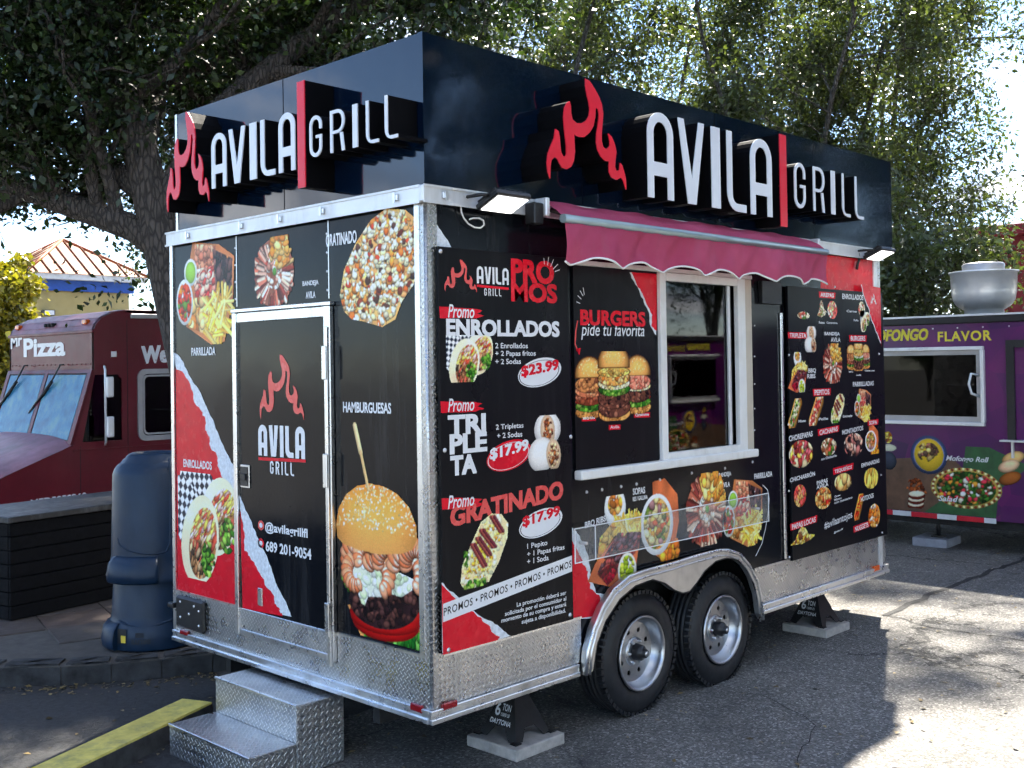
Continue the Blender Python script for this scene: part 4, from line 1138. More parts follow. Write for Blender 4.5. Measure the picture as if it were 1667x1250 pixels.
def tagprice(t, cx, cy, rx, ry, inv, rise=9):
    P.ellipse(cx, cy, rx, ry, print_red if inv else print_white, 0.0006, rise)
    P.ellipse(cx-1, cy+1, rx*0.93, ry*0.88, print_white if inv else print_dark, 0.0010, rise, hole=0.965)
    w_ = rx*0.86
    P.text(t, cx-w_, cy+ry*0.42, cx+w_, ry*0.85, print_white if inv else print_red, bold=0.05, rise=rise*0.75, lift=0.0014)
tagprice('$23.99', 879, 606, 35, 23, False); tagprice('$17.99', 829, 741, 36, 24, True); tagprice('$17.99', 881, 851, 35, 22, False, 8)
for k, (t, x0, x1, yb) in enumerate((('TRI', 730, 790, 708), ('PLE', 733, 792, 739), ('TA', 734, 775, 774))): P.text(t, x0, yb, x1, 31, bold=0.06)
P.text('2 Tripletas', 807, 702, 852, 11, bold=0.016); P.text('+ 2 Sodas', 809, 714, 850, 9, bold=0.016)
P.text('GRATINADO', 734, 858, 917, 32, print_orange, bold=0.055, rise=4.0, lift=0.0004)
P.text('1 Pepito', 858, 896, 891, 11, bold=0.016); P.text('+ 1 Papas fritas', 858, 909, 919, 11, bold=0.016); P.text('+ 1 Soda', 858, 919, 893, 9, bold=0.016)
P.poly(jag([(719,948),(727,957),(746,972),(772,995),(785,1005),(802,1012),(816,1023),(831,1035)], 0.7, 21)+[(816,1040),(720,1064)], print_paper, 0.0002)
P.poly(jag([(719,952),(735,969),(752,983),(771,996),(785,1011),(798,1020),(802,1030),(814,1037)], 0.8, 22)+[(810,1042),(721,1066)], print_red, 0.0005)
P.poly([(721,983),(931,904),(931,930),(721,1013)], print_white, 0.0008)
V_, F_ = text_mesh('PROMOS \u2022 PROMOS \u2022 PROMOS \u2022 PROMOS', 0.012, 0.0, 1.1)
o_ = P.uvp(722, 1003); x_ = P.uvp(930, 923); y_ = P.uvp(722, 990)
P.put(V_, F_, (o_, (x_[0]-o_[0], x_[1]-o_[1]), (y_[0]-o_[0], y_[1]-o_[1])), print_dark, 0.0012)
for t, x0, x1, yb in (('La promoci\u00f3n deber\u00e1 ser', 841, 922, 990), ('solicitada por el consumidor al', 822, 922, 1005), ('momento de su compra y estar\u00e1', 816, 922, 1016), ('sujeta a disponibilidad.', 849, 921, 1018)):
    P.text(t, x0, yb, x1, 9.5, bold=0.02)
P.obj('lettering', promo)
dpx(d_wraps, S, 0.0315, 727, 623, 803, 78, promo); dpx(d_roll2, S, 0.0315, 858, 768, 915, 90, promo); dpx(d_pepito, S, 0.0322, 748, 962, 829, 118, promo)
for px, py in ((717,409),(924,424),(724,733),(929,711),(730,1058),(928,1001)): bolt_at(S, *S.uv(px, py, 0.03), 0.030, promo)
# --- sliding poster panel left of the glass
b = B(); b.rect(S, 0.957, GND+1.008, 1.652, GND+2.02, 0.002, 0.012); poster = b.obj('sliding_panel', board_black, TR)
P = Print(S, 0.0126)
P.poly(jag([(1025,443),(1030,455),(1040,472),(1048,492),(1057,510),(1058,528),(1068,546)], 0.6, 31)+[(1069,446)], print_paper)
P.poly(jag([(1028,443),(1036,462),(1046,478),(1052,494),(1062,512),(1060,530),(1069,538)], 0.6, 32)+[(1069,446)], print_red, 0.0005)
P.text('BURGERS', 945, 529, 1050, 25, print_red, bold=0.05)
P.text('pide tu favorita', 946, 553, 1049, 28, bold=0.004, shear=0.2)
for a, c_ in (((938,491),(944,494)), ((940,481),(946,487)), ((944,473),(949,482)), ((949,468),(951,480))): P.stroke([a, c_], 1.5, print_white)
P.stroke([(940,522),(937,540),(936,560),(941,572)], 3, print_orange); P.poly([(937,568),(945,566),(943,578)], print_red, 0.0012)
for x0, yb, x1 in ((947,686,970), (991,700,1010), (1032,680,1058)):
    P.poly([(x0, yb), (x1, yb-1), (x1, yb-9), (x0, yb-8)], print_red, 0.0005); P.text({947: 'BBQ Ribs', 991: 'Avila', 1032: 'Camarones'}[x0], x0+2, yb-2, x1-2, 5, bold=0.02)
P.obj('lettering', poster)
dpx(d_trio, S, 0.0135, 935, 690, 1062, 118, poster)
# --- window
b = B(); b.rect(S, WU0-0.01, WV0-0.03, WU0+0.045, WV1, 0.002, 0.034, bev=0.004); wf = b.obj('window_frame', frame_white, TR)
for (a0, c0, a1, c1, d0, d1, m_, n_) in ((2.42, WV0-0.03, 2.50, WV1, 0.002, 0.034, frame_white, 'stile'), (WU0+0.046, WV0-0.03, 2.419, WV0+0.055, 0.002, 0.034, frame_white, 'bottom_rail'), (WU0+0.046, WV1-0.045, 2.419, WV1, 0.002, 0.034, frame_white, 'top_rail'),
                                         (2.501, WV0-0.03, 2.585, WV1, 0.002, 0.024, frame_beige, 'jamb'), (2.345, WV0+0.056, 2.37, WV1-0.046, -0.004, 0.012, alu_white, 'track')):
    b = B(); b.rect(S, a0, c0, a1, c1, d0, d1, bev=0.003); b.obj(n_, m_, wf)
b = B(); b.rect(S, WU0+0.02, WV0+0.02, 2.44, WV1-0.02, -0.012, -0.006); b.obj('pane', glass, wf)
b = B(); b.rect(S, 0.950, GND+0.958, 2.588, GND+1.004, 0.002, 0.055, bev=0.006); b.obj('window_sill', frame_white, TR)
b = B(); b.rect(S, 0.957, GND+2.021, 2.588, GND+2.045, 0.002, 0.03, bev=0.003); b.obj('window_head', frame_white, TR)
# --- strip, hinged black box, menu board right of the window
b = B(); b.rect(S, 2.938, GND+0.29, 2.966, GND+1.83, 0.002, 0.014, bev=0.003); b.obj('door_strip', alu, TR)
b = B(); b.rect(S, 2.70, GND+1.88, 2.93, GND+2.02, 0.002, 0.030, bev=0.003); b.obj('awning_control_box', black_metal, TR)
b = B(); b.rect(S, 3.002, GND+0.272, LEN-0.012, GND+2.000, 0.012, 0.030, bev=0.002); menu = b.obj('menu_board', board_black, TR)
P = Print(S, 0.0308)
k8 = lambda x, y: (1260+x/4.168, 400+y/4.168)
k9 = lambda x, y: (1260+x/4.465, 660+y/4.465)
edge = jag([k8(592,262), k8(605,330), k8(640,420), k8(660,500), k8(690,580), k8(725,660)], 0.5, 41)
P.poly(edge+[k8(728, 690), k8(722, 285)], print_red, 0.0002)
P.stroke(edge, 2.2, print_paper, 0.0006)
P.loops([FLAME], P.box(*k8(655,400), k8(695,400)[0], 18), print_white, 0.0008)
def mt(k, t, x0, yb, x1, h, pill=False, bold=0.03, rise=0):
    (a, y), (c, _) = k(x0, yb), k(x1, yb)
    hp = h/(4.168 if k is k8 else 4.465)
    if pill:
        u0, v0 = P.uvp(a-2, y+1.6); u1 = P.uvp(c+2, y)[0]; v1 = P.uvp(a, y-hp-1.6)[1]
        dv = (u1-u0)*math.tan(math.radians(rise))
        P.poly_uv([[(u0, v0), (u1, v0+dv), (u1+0.01, v1+dv), (u0-0.006, v1)]], print_red, 0.0004)
    P.text(t, a, y, c, hp, bold=bold, rise=rise)
for a in (('AREPAS',315,345,405,28,1), ('ENROLLADOS',463,360,605,36,0), ('Carne',492,450,560,16,0), ('Pollo',540,512,572,14,0), ('Reina',303,528,342,16,0), ('Camarones',356,528,430,14,0), ('TRIPLETA',105,622,218,30,1), ('BANDEJA',342,614,445,30,0), ('AVILA',385,652,450,30,0),
          ('BURGERS',520,644,618,32,1), ('BBQ',232,866,284,34,0), ('RIBS',225,900,280,30,0), ('PARRILLADAS',535,956,676,32,0), ('PEPITOS',275,1014,375,36,1), ('Mixto',165,1200,215,18,0), ('Pollo',303,1186,366,18,0), ('Gratinado',466,1166,530,16,0), ('Camarones',616,853,682,12,0), ('BBQ',508,862,535,12,0), ('Avila',556,884,592,12,0), ('SOPA',645,1215,698,26,1)):
    mt(k8, *a[:6], pill=bool(a[5])) if False else mt(k8, a[0], a[1], a[2], a[3], a[4], pill=bool(a[5]))
for a in (('CHOREPAPAS',108,262,280,40,0), ('CACHAPAS',330,216,462,36,1), ('MONTADITOS',495,214,648,34,0), ('con Chicharr\u00f3n',342,400,455,18,0), ('CHICHARR\u00d3N',115,560,298,40,0), ('PAPAS',310,580,390,30,0), ('AVILA',308,610,395,28,0), ('TEQUE\u00d1OS',440,498,566,36,1), ('EMPANADAS',635,452,766,30,0), ('Queso',438,672,482,16,0), ('Mixtos',438,695,490,16,0), ('con guasacaca',438,722,570,18,0), ('HOTDOGS',630,700,724,34,0), ('PAPAS LOCAS',130,905,303,40,1), ('NUGGETS',588,918,686,36,1)):
    mt(k9, a[0], a[1], a[2], a[3], a[4], pill=bool(a[5]), rise=3)
mt(k9, '#avilaantojos', 366, 918, 570, 72, bold=0.008, rise=5); mt(k9, '@avilagrillfl', 436, 934, 502, 16, rise=5)
P.obj('lettering', menu)
def md(k, fn, x0, yb, x1, yt, res=0.004):
    (a, y), (c, _) = k(x0, yb), k(x1, yb)
    dpx(fn, S, 0.0316, a, y, c, (yb-yt)/(4.168 if k is k8 else 4.465), menu, res=res)
WR = [(226, 210, 180), (196, 90, 76), (150, 100, 70), (240, 226, 190), (96, 130, 60)]
for a in ((mini_tri(WR),292,488,358,366), (mini(PINK+CHEESE,50),364,498,430,370), (mini(WR,50),574,486,618,374), (d_wraps,586,584,650,440), (mini(WR, 30),160,498,242,444), (d_roll2,205,722,290,545), (d_bandeja,336,938,466,662), (d_trio,494,852,655,664), (d_ribs,96,1000,230,722),
          (mini_dog(WR+GREEN),96,1240,196,1040), (mini_dog(PINK+CHEESE),236,1224,342,1030), (d_pepito,384,1206,482,1006), (d_board,548,1204,662,968)): md(k8, *a)
for a in ((mini([(150,70,60),(196,90,80),(226,120,130),(240,200,100),(236,220,180)],80),110,470,288,258), (mini(WR,60),342,376,456,240), (mini([(220,170,150),(196,130,120),(236,206,190),(60,50,50)],70),510,384,652,206), (d_soup,666,362,764,150), (mini(PINK+CHICK,70),146,752,236,578), (mini(CHICK+[(180,60,50),(220,110,70)],80),300,770,420,600),
          (mini(CHICK,26,(0.16,0.26)),440,636,566,500), (mini(FRIES+[(236,190,100)],30,(0.2,0.4),None,(0.25,0.35),False,1.3),656,618,760,458), (mini_dog([(206,80,50),(240,200,90),(196,60,50)]),582,840,660,652), (mini([(226,140,70),(206,110,50),(240,180,110),(236,230,220)],60),688,904,774,720), (mini_tri(FRIES+[(150,100,70),(240,220,160)]),118,1034,302,900)): md(k9, *a)
# green leaf of the pork rind plate, small prints
for px, py in ((1284,578),(1431,576),(1283,691),(1284,799),(1434,773),(1285,907),(1436,867),(1359,467)): bolt_at(S, *S.uv(px, py, 0.03), 0.030, menu, 0.008)
# --- clear acrylic holder low on the side
hu = [S.uv(935, 918, 0.05), S.uv(1250, 786, 0.05)]
HU0, HV0 = hu[0][0], hu[0][1]; HU1 = hu[1][0]; HV1 = S.uv(935, 860, 0.05)[1]
b = B(); b.rect(S, HU0, HV0, HU1, HV1, 0.048, 0.052); tray = b.obj('acrylic_holder', clear, TR)
for q in ((HU0, HV0, HU1, HV0+0.005), (HU0, HV1-0.005, HU1, HV1)):
    b = B(); b.rect(S, q[0], q[1], q[2], q[3], 0.0525, 0.055); b.obj('holder_edge', print_white, tray)
for u in (HU0, S.uv(968, 900, 0.05)[0], HU1-0.006):
    b = B(); b.rect(S, u, HV0+0.006, u+0.006, HV1-0.006, 0.0525, 0.055); b.obj('holder_edge', print_white, tray)
for u in (HU0+0.1, HU1-0.1):
    b = B(); b.tube([S.w(u, (HV0+HV1)/2, 0.003), S.w(u, (HV0+HV1)/2, 0.0478)], 0.008, 8); b.obj('holder_peg', screw_mat, tray)
# --- awning
def cloth_mat():
    m = bpy.data.materials.new('awning_cloth'); t = NT(m)
    c = t.ramp(t.noise(2.2, 6, 0.6), [(0.3, (0.60, 0.066, 0.160)), (0.7, (0.74, 0.125, 0.255))])
    st = t.ramp(t.noise(6, 5, 0.65, stretch=(1.5, 1.5, 0.25)), [(0.5, 0.0), (0.8, 0.4)])
    c = t.mix(st, c, (0.50, 0.20, 0.26))
    t.set(color=c, rough=0.85)
    wv = t.new('ShaderNodeTexWave'); wv.inputs['Scale'].default_value = 240; t.l.new(t.pos(), wv.inputs['Vector'])
    t.bump(t.math('ADD', wv.outputs['Fac'], t.math('MULTIPLY', t.noise(7, 5), 14)), 0.35, 0.004)
    tr = t.new('ShaderNodeBsdfTranslucent'); t.l.new(c, tr.inputs[0])
    mx = t.new('ShaderNodeMixShader'); mx.inputs[0].default_value = 0.35
    out = t.n['Material Output']; t.l.new(t.b.outputs[0], mx.inputs[1]); t.l.new(tr.outputs[0], mx.inputs[2]); t.l.new(mx.outputs[0], out.inputs[0])
    return m
cloth = cloth_mat()
AU0, AU1, AD = 0.690, 3.22, 0.185
AZ0, AZ1 = GND+2.318, GND+2.205
b = B(); b.rect(S, AU0, AZ0-0.05, AU1+0.02, AZ0-0.016, 0.036, 0.048, bev=0.003); b.rect(S, AU0-0.03, AZ0-0.09, AU0-0.002, AZ0-0.002, 0.034, 0.11, bev=0.005)
awn = b.obj('awning_cassette', alu_white, TR)
nU = 120
V_, Q_ = [], []
rows = [(0.05, AZ0-0.006), (0.095, AZ0-0.030), (0.14, AZ0-0.055), (AD, AZ1+0.020)]
for i in range(nU+1):
    u = AU0+(AU1-AU0)*i/nU
    for d_, z_ in rows: V_.append(S.w(u, z_+0.004*math.sin(u*9+d_*30)+0.003*math.sin(u*23), d_))
n_ = len(rows)
for i in range(nU):
    for j in range(n_-1): Q_.append((i*n_+j, (i+1)*n_+j, (i+1)*n_+j+1, i*n_+j+1))
o = link('awning_top', np_mesh('awning_top', V_, Q_), cloth, awn)
for p_ in o.data.polygons: p_.use_smooth = True
V_, Q_, edge_pts = [], [], []
nV = 8; nU = 220
for i in range(nU+1):
    u = AU0+0.01+(AU1-AU0-0.01)*i/nU
    sc = abs(math.sin(math.pi*(u-AU0-0.06)/0.36))
    zb = GND+1.996+0.042*sc**1.3
    for j in range(nV+1):
        k = j/nV
        z_ = AZ1-0.012+(zb-(AZ1-0.012))*k
        d_ = AD+0.006+0.018*k*math.sin(u*7.3+0.6)+0.011*k*math.sin(u*17+1.2+2*k)+0.012*math.sin(k*3)*math.sin(u*3.1)+0.004*math.sin(u*41+5*k)+0.006*k*math.sin(u*29-4*k)
        V_.append(S.w(u, z_, d_))
    edge_pts.append(V_[-1])
for i in range(nU):
    for j in range(nV): Q_.append((i*(nV+1)+j, (i+1)*(nV+1)+j, (i+1)*(nV+1)+j+1, i*(nV+1)+j+1))
o = link('awning_valance', np_mesh('awning_valance', V_, Q_), cloth, awn)
for p_ in o.data.polygons: p_.use_smooth = True
piping = mat('awning_piping', (0.82, 0.82, 0.80), 0.7)
b = B(); b.tube(edge_pts[::2], 0.0055, 6); b.obj('piping', piping, awn)
bar_m = mat('awning_bar_grey', (0.30, 0.38, 0.40), 0.32, 0.6, 0.1, 6)
b = B(); b.tube([S.w(AU0+0.0, AZ1+0.006, AD), S.w(AU1, AZ1+0.006, AD)], 0.021, 14); b.obj('front_bar', bar_m, awn)
b = B(); b.tube([S.w(AU0+0.06, AZ0-0.05, 0.06), S.w(AU0+0.42, AZ0-0.10, 0.10), S.w(AU0+0.08, AZ1-0.005, AD-0.03)], 0.012, 8); b.obj('folding_arm', black_metal, awn)
b = B(); b.rect(S, AU0-0.10, AZ0-0.13, AU0-0.035, AZ0-0.03, 0.034, 0.10, bev=0.006); b.obj('end_bracket', black_metal, awn)
b = B(); b.rect(S, AU1+0.022, AZ0-0.10, AU1+0.05, AZ0-0.01, 0.034, 0.12, bev=0.005); b.obj('end_bracket', alu_white, awn)
# --- flood lamps under the sign
def flood(u, name='flood_lamp'):
    c = Vector(S.w(u, VT-0.050, 0.12))
    R_ = Matrix.Translation(c) @ Matrix.Rotation(math.radians(-24), 4, 'X')
    b = B(); b.box(-0.110, 0.110, -0.075, 0.075, -0.012, 0.016, 0.006, rot=R_); lam = b.obj(name, black_metal, TR)
    b = B(); b.box(-0.095, 0.095, -0.060, 0.060, -0.016, -0.0125, rot=R_); b.obj('lamp_glass', lamp_lit, lam)
    b = B()
    for k in range(7): b.box(-0.10+k*0.032, -0.094+k*0.032, -0.06, 0.06, 0.0165, 0.03, rot=R_)
    b.obj('cooling_fins', black_metal, lam)
    b = B(); b.tube([S.w(u-0.14, VT-0.03, 0.03), S.w(u-0.14, VT-0.03, 0.12), S.w(u-0.10, VT-0.03, 0.13)], 0.008, 8); b.tube([S.w(u+0.14, VT-0.03, 0.03), S.w(u+0.14, VT-0.03, 0.12), S.w(u+0.10, VT-0.03, 0.13)], 0.008, 8); b.obj('lamp_bracket', black_metal, lam)
    return lam
l1 = flood(0.365); l2 = flood(4.11)
cable_w = mat('white_cable', (0.75, 0.75, 0.74), 0.5)
b = B(); b.tube([S.w(*S.uv(750+x, 333+y, 0.02), 0.02) for x, y in ((0,0),(1,12),(5,22),(12,31),(22,37),(32,38),(38,33),(37,26),(30,22),(20,22),(14,24))], 0.004, 6); b.obj('cable', cable_w, l1)
b = B(); b.tube([S.w(*S.uv(1397+x, 412+y, 0.02), 0.02) for x, y in ((0,0),(2,10),(-1,18),(-2,26))], 0.010, 6); b.obj('cable_plug', black_plastic, l2)
# --- front nose box and bracket
b = B(); b.box(LEN+0.012, LEN+0.42, 0.22, 1.9, GND+0.14, GND+1.20, 0.01); b.obj('nose_box', plate, TR)
b = B(); b.box(LEN+0.012, LEN+0.16, 0.18, 0.26, GND+1.21, GND+1.23); b.obj('nose_bracket', alu_white, TR)
# --- fender
b = B(); b.solid([fen_out+fen_in[::-1]], S.w, 0.012, 0.050); fender = b.obj('fender', galv, TR)
b = B(); b.tube([S.w(u, v, 0.050) for u, v in fen_out], 0.010, 8)
ins = []
for i, p in enumerate(fen_out):
    a = Vector(fen_out[max(0, i-1)]); c = Vector(fen_out[min(len(fen_out)-1, i+1)]); t_ = (c-a).normalized(); ins.append((p[0]+t_.y*0.030, p[1]-t_.x*0.030))
b.tube([S.w(u, v, 0.050) for u, v in ins], 0.006, 6); b.obj('fender_bead', alu, fender)
lip = B(); lip.tube([S.w(u, v, 0.046) for u, v in fen_in], 0.006, 6); lip.obj('fender_lip', black_metal, fender)
# --- wheels
def wheel(cx, cz, y0):
    """y0: outer sidewall; tyre goes inwards (+y)"""
    R_, w_ = 0.328, 0.205
    c = (cx, y0, cz)
    b = B()
    prof = [(0.192, 0.02), (0.205, 0.006), (0.235, -0.004), (0.268, -0.002), (0.292, 0.008), (0.310, 0.020), (R_-0.006, 0.032), (R_, 0.044)]
    for k in range(4):
        z0 = 0.050+k*0.032
        prof += [(R_, z0), (R_-0.008, z0+0.003), (R_-0.008, z0+0.008), (R_, z0+0.011)]
    prof += [(R_, w_-0.03), (0.31, w_-0.01), (0.26, w_), (0.192, w_-0.02)]
    b.lathe(prof, c, 'y', 64); tyre = b.obj('wheel', rubber, TR)
    # shoulder blocks
    b = B()
    for k in range(56):
        a = 2*math.pi*k/56
        M_ = Matrix.Translation(c) @ Matrix.Rotation(a, 4, 'Y')
        b.box(R_-0.016, R_+0.0035, 0.012, 0.047, -0.012, 0.012, rot=M_)
    b.obj('tread_blocks', rubber, tyre)
    b = B()
    b.lathe([(0.200, 0.004), (0.201, -0.004), (0.194, -0.010), (0.186, -0.004), (0.180, 0.010), (0.178, 0.030), (0.168, 0.040), (0.163, 0.056), (0.158, 0.060)], c, 'y', 48)
    rim = b.obj('rim', steel_grey, tyre)
    N = 8
    outer = [(0.1585*math.cos(2*math.pi*k/48), 0.1585*math.sin(2*math.pi*k/48)) for k in range(48)]
    holes = []
    for k in range(N):
        a = 2*math.pi*(k+0.5)/N; hx, hy = 0.116*math.cos(a), 0.116*math.sin(a)
        holes.append([(hx+0.0135*math.cos(2*math.pi*q/12), hy+0.0135*math.sin(2*math.pi*q/12)) for q in range(12)])
    b = B(); b.solid([outer]+holes, lambda u, v, d: (cx+u, y0+0.058-d, cz+v), -0.006, 0.0); b.obj('wheel_disc', steel_grey, tyre)
    b = B(); b.lathe([(0.0, 0.085), (0.19, 0.085)], c, 'y', 32); b.obj('brake_drum', under_black, tyre)
    b = B(); b.lathe([(0.078, 0.057), (0.074, 0.046), (0.060, 0.044), (0.047, 0.044)], c, 'y', 32); b.obj('hub_boss', steel_grey, tyre)
    b = B(); b.lathe([(0.0, -0.030), (0.020, -0.030), (0.024, -0.024), (0.024, -0.008), (0.036, -0.004), (0.042, 0.004), (0.044, 0.044)], c, 'y', 24); b.obj('hub_cap', black_plastic, tyre)
    b = B(); b.lathe([(0.0, -0.033), (0.012, -0.033), (0.014, -0.0305)], c, 'y', 12); b.obj('grease_plug', screw_mat, tyre)
    for k in range(6):
        a = 2*math.pi*k/6
        b = B(); b.lathe([(0.0, 0.026), (0.006, 0.028), (0.009, 0.034), (0.009, 0.046)], (cx+0.060*math.cos(a), y0, cz+0.060*math.sin(a)), 'y', 6, smooth=False); b.obj('lug_nut', screw_mat, tyre)
wheel(1.546, GND-0.022, 0.050); wheel(2.300, GND-0.034, 0.035)
b = B(); b.tube([(1.546, 0.24, GND-0.02), (1.546, WID-0.25, GND-0.02)], 0.035, 10); b.obj('axle', under_black, TR)
b = B(); b.tube([(2.30, 0.24, GND-0.03), (2.30, WID-0.25, GND-0.03)], 0.035, 10); b.obj('axle', under_black, TR)

# ------------------------------------------------------------------ paving blocks, jack stands
def paver(x, y, w_, d_, h_, label, ang=0.0, m_=pad_conc):
    b = B(); b.box(-w_/2, w_/2, -d_/2, d_/2, 0.0, h_, 0.005)
    o = b.obj('paving_block', m_, None, at=(x, y, 0.0)); o.rotation_euler = (0, 0, ang)
    return tag(o, label, 'paving block', 'blocks under the trailer supports')
def jack(x, y, z0, top, label, txt):
    r = thing('jack_stand', label, 'jack stand', (x, y, z0), 'jack stands under the black trailer')
    H_ = top-z0
    w0, w1 = 0.125, 0.035
    def lv(k, hw): return [(x+sx*hw, y+sy*hw, z0+H_*k) for sx, sy in ((-1, -1), (1, -1), (1, 1), (-1, 1))]
    # four folded sheet sides, cut out at the bottom into feet
    b = B()
    for i in range(4):
        A_, C_ = lv(0.0, w0), lv(0.78, w1)
        p0, p1 = Vector(A_[i]), Vector(A_[(i+1) % 4]); q0, q1 = Vector(C_[i]), Vector(C_[(i+1) % 4])
        n = (p1-p0).cross(q0-p0).normalized()
        def pt(a, k): return (p0+(p1-p0)*a)*(1-k)+(q0+(q1-q0)*a)*k
        lp = [(0, 0), (0.20, 0), (0.34, 0.24), (0.66, 0.24), (0.80, 0), (1, 0), (1, 1), (0, 1)]
        b.solid([lp], lambda u, v, d, pt=pt, n=n: tuple(pt(u, v)+n*d), -0.004, 0.0)
    b.obj('stand_body', black_metal, r)
    for q in lv(0.0, w0):
        b = B(); b.box(q[0]-0.022, q[0]+0.022, q[1]-0.022, q[1]+0.022, z0+0.001, z0+0.008, 0.002); b.obj('foot', black_metal, r)
    b = B(); b.box(x-0.02, x+0.02, y-0.012, y+0.012, z0+H_*0.6, top-0.03, 0.003); b.obj('ratchet_post', black_metal, r)
    b = B(); b.box(x-0.045, x+0.045, y-0.03, y+0.03, top-0.0305, top-0.002, 0.006); b.obj('saddle', black_metal, r)
    # stencil on the side that faces the open end (-x) of the stand
    A_, C_ = lv(0.0, w0), lv(0.78, w1)
    def st(t, y0_, y1_, k0, k1, bold=0.02, shear=0.0):
        V_, F_ = text_mesh(t, bold, shear)
        vs_ = []
        for a, c in V_:
            k = k0+(k1-k0)*c
            hw = w0+(w1-w0)*k
            vs_.append((x-hw-0.0015, y+y0_+(y1_-y0_)*a, z0+H_*0.78*k))
        me = bpy.data.meshes.new('stencil'); me.from_pydata(vs_, [], F_); link('stencil', me, print_white, r)
    st('6', 0.055, 0.020, 0.44, 0.70); st('TON', 0.012, -0.045, 0.56, 0.70); st('12000 LB', 0.012, -0.045, 0.45, 0.52); st(txt, 0.075, -0.065, 0.28, 0.38, 0.02, 0.2)
PH = 0.055
paver(0.755, 0.235, 0.345, 0.345, PH, 'square stone block under the jack stand nearest the entry steps'); paver(3.765, 0.235, 0.335, 0.335, PH, 'square stone block under the jack stand beyond the wheels')
jack(0.765, 0.25, PH, V0-0.004, 'black steel jack stand between the entry steps and the front wheel', 'DAYTONA'); jack(3.775, 0.25, PH, V0-0.004, 'black steel jack stand beyond the wheels, towards the purple trailer', 'DAYTONA')
# ------------------------------------------------------------------ entry steps
ST = thing('entry_steps', 'two-step silver tread plate steps below the trailer door', 'steps', (-0.2, 1.05, 0))
X0, X1, X2 = -0.466, -0.212, 0.06
Y0s, Y1s = 0.70, 1.405
b = B(); b.box(X0, X1-0.002, Y0s, Y1s, 0.0, 0.150, 0.004); b.obj('lower_step', plate_step, ST)
b = B(); b.box(X1, X2, Y0s, Y1s, 0.0, 0.322, 0.004); b.obj('upper_step', plate_step, ST)
b = B(); b.box(X0-0.004, X0+0.010, Y0s-0.003, Y1s+0.003, 0.140, 0.1535, 0.002); b.obj('nosing', alu, ST)
b = B(); b.box(X1-0.004, X1+0.010, Y0s-0.003, Y1s+0.003, 0.312, 0.3255, 0.002); b.obj('nosing', alu, ST)
# ------------------------------------------------------------------ parking block at the left
yel = mat('yellow_road_paint', (0.90, 0.70, 0.012), 0.7, 0, 0.15, 14, bump=0.4, bscale=70, dirt=((0.10, 0.09, 0.06), 0.5))
yel_old = mat('faded_yellow_paint', (0.72, 0.60, 0.14), 0.8, 0, 0.2, 14, bump=0.5, bscale=60, dirt=((0.14, 0.13, 0.10), 0.6))
conc_dark = mat('parking_block_concrete', (0.05, 0.05, 0.05), 0.9, 0, 0.4, 12, bump=0.5, bscale=60)
a0, a1 = Vector((-1.85, 1.04)), Vector((-0.10, 1.785))
t_ = (a1-a0).normalized(); n_ = Vector((-t_.y, t_.x))
PK = thing('parking_block', 'low parking block with peeling yellow painted top beside the steps', 'parking block', (-0.9, 1.45, 0))
def block(s0, s1, z0, z1, wb, wt, m_, name):
    b = B(); vs_ = []
    L_ = (a1-a0).length
    for s_ in (s0*L_, s1*L_):
        for side in (-1, 1):
            for z_, w_ in ((z0, wb), (z1, wt)):
                p = a0+t_*s_+n_*side*w_; vs_.append(b.bm.verts.new((p.x, p.y, z_)))
    for q in ((0, 1, 3, 2), (4, 6, 7, 5), (0, 4, 5, 1), (2, 3, 7, 6), (0, 2, 6, 4), (1, 5, 7, 3)): b.bm.faces.new([vs_[i] for i in q])
    return b.obj(name, m_, PK)
block(0.0, 1.0, 0.0, 0.092, 0.112, 0.098, conc_dark, 'base')
block(0.0, 0.45, 0.0925, 0.102, 0.098, 0.094, yel, 'painted_top'); block(0.4505, 1.0, 0.0925, 0.102, 0.098, 0.094, yel_old, 'painted_top')

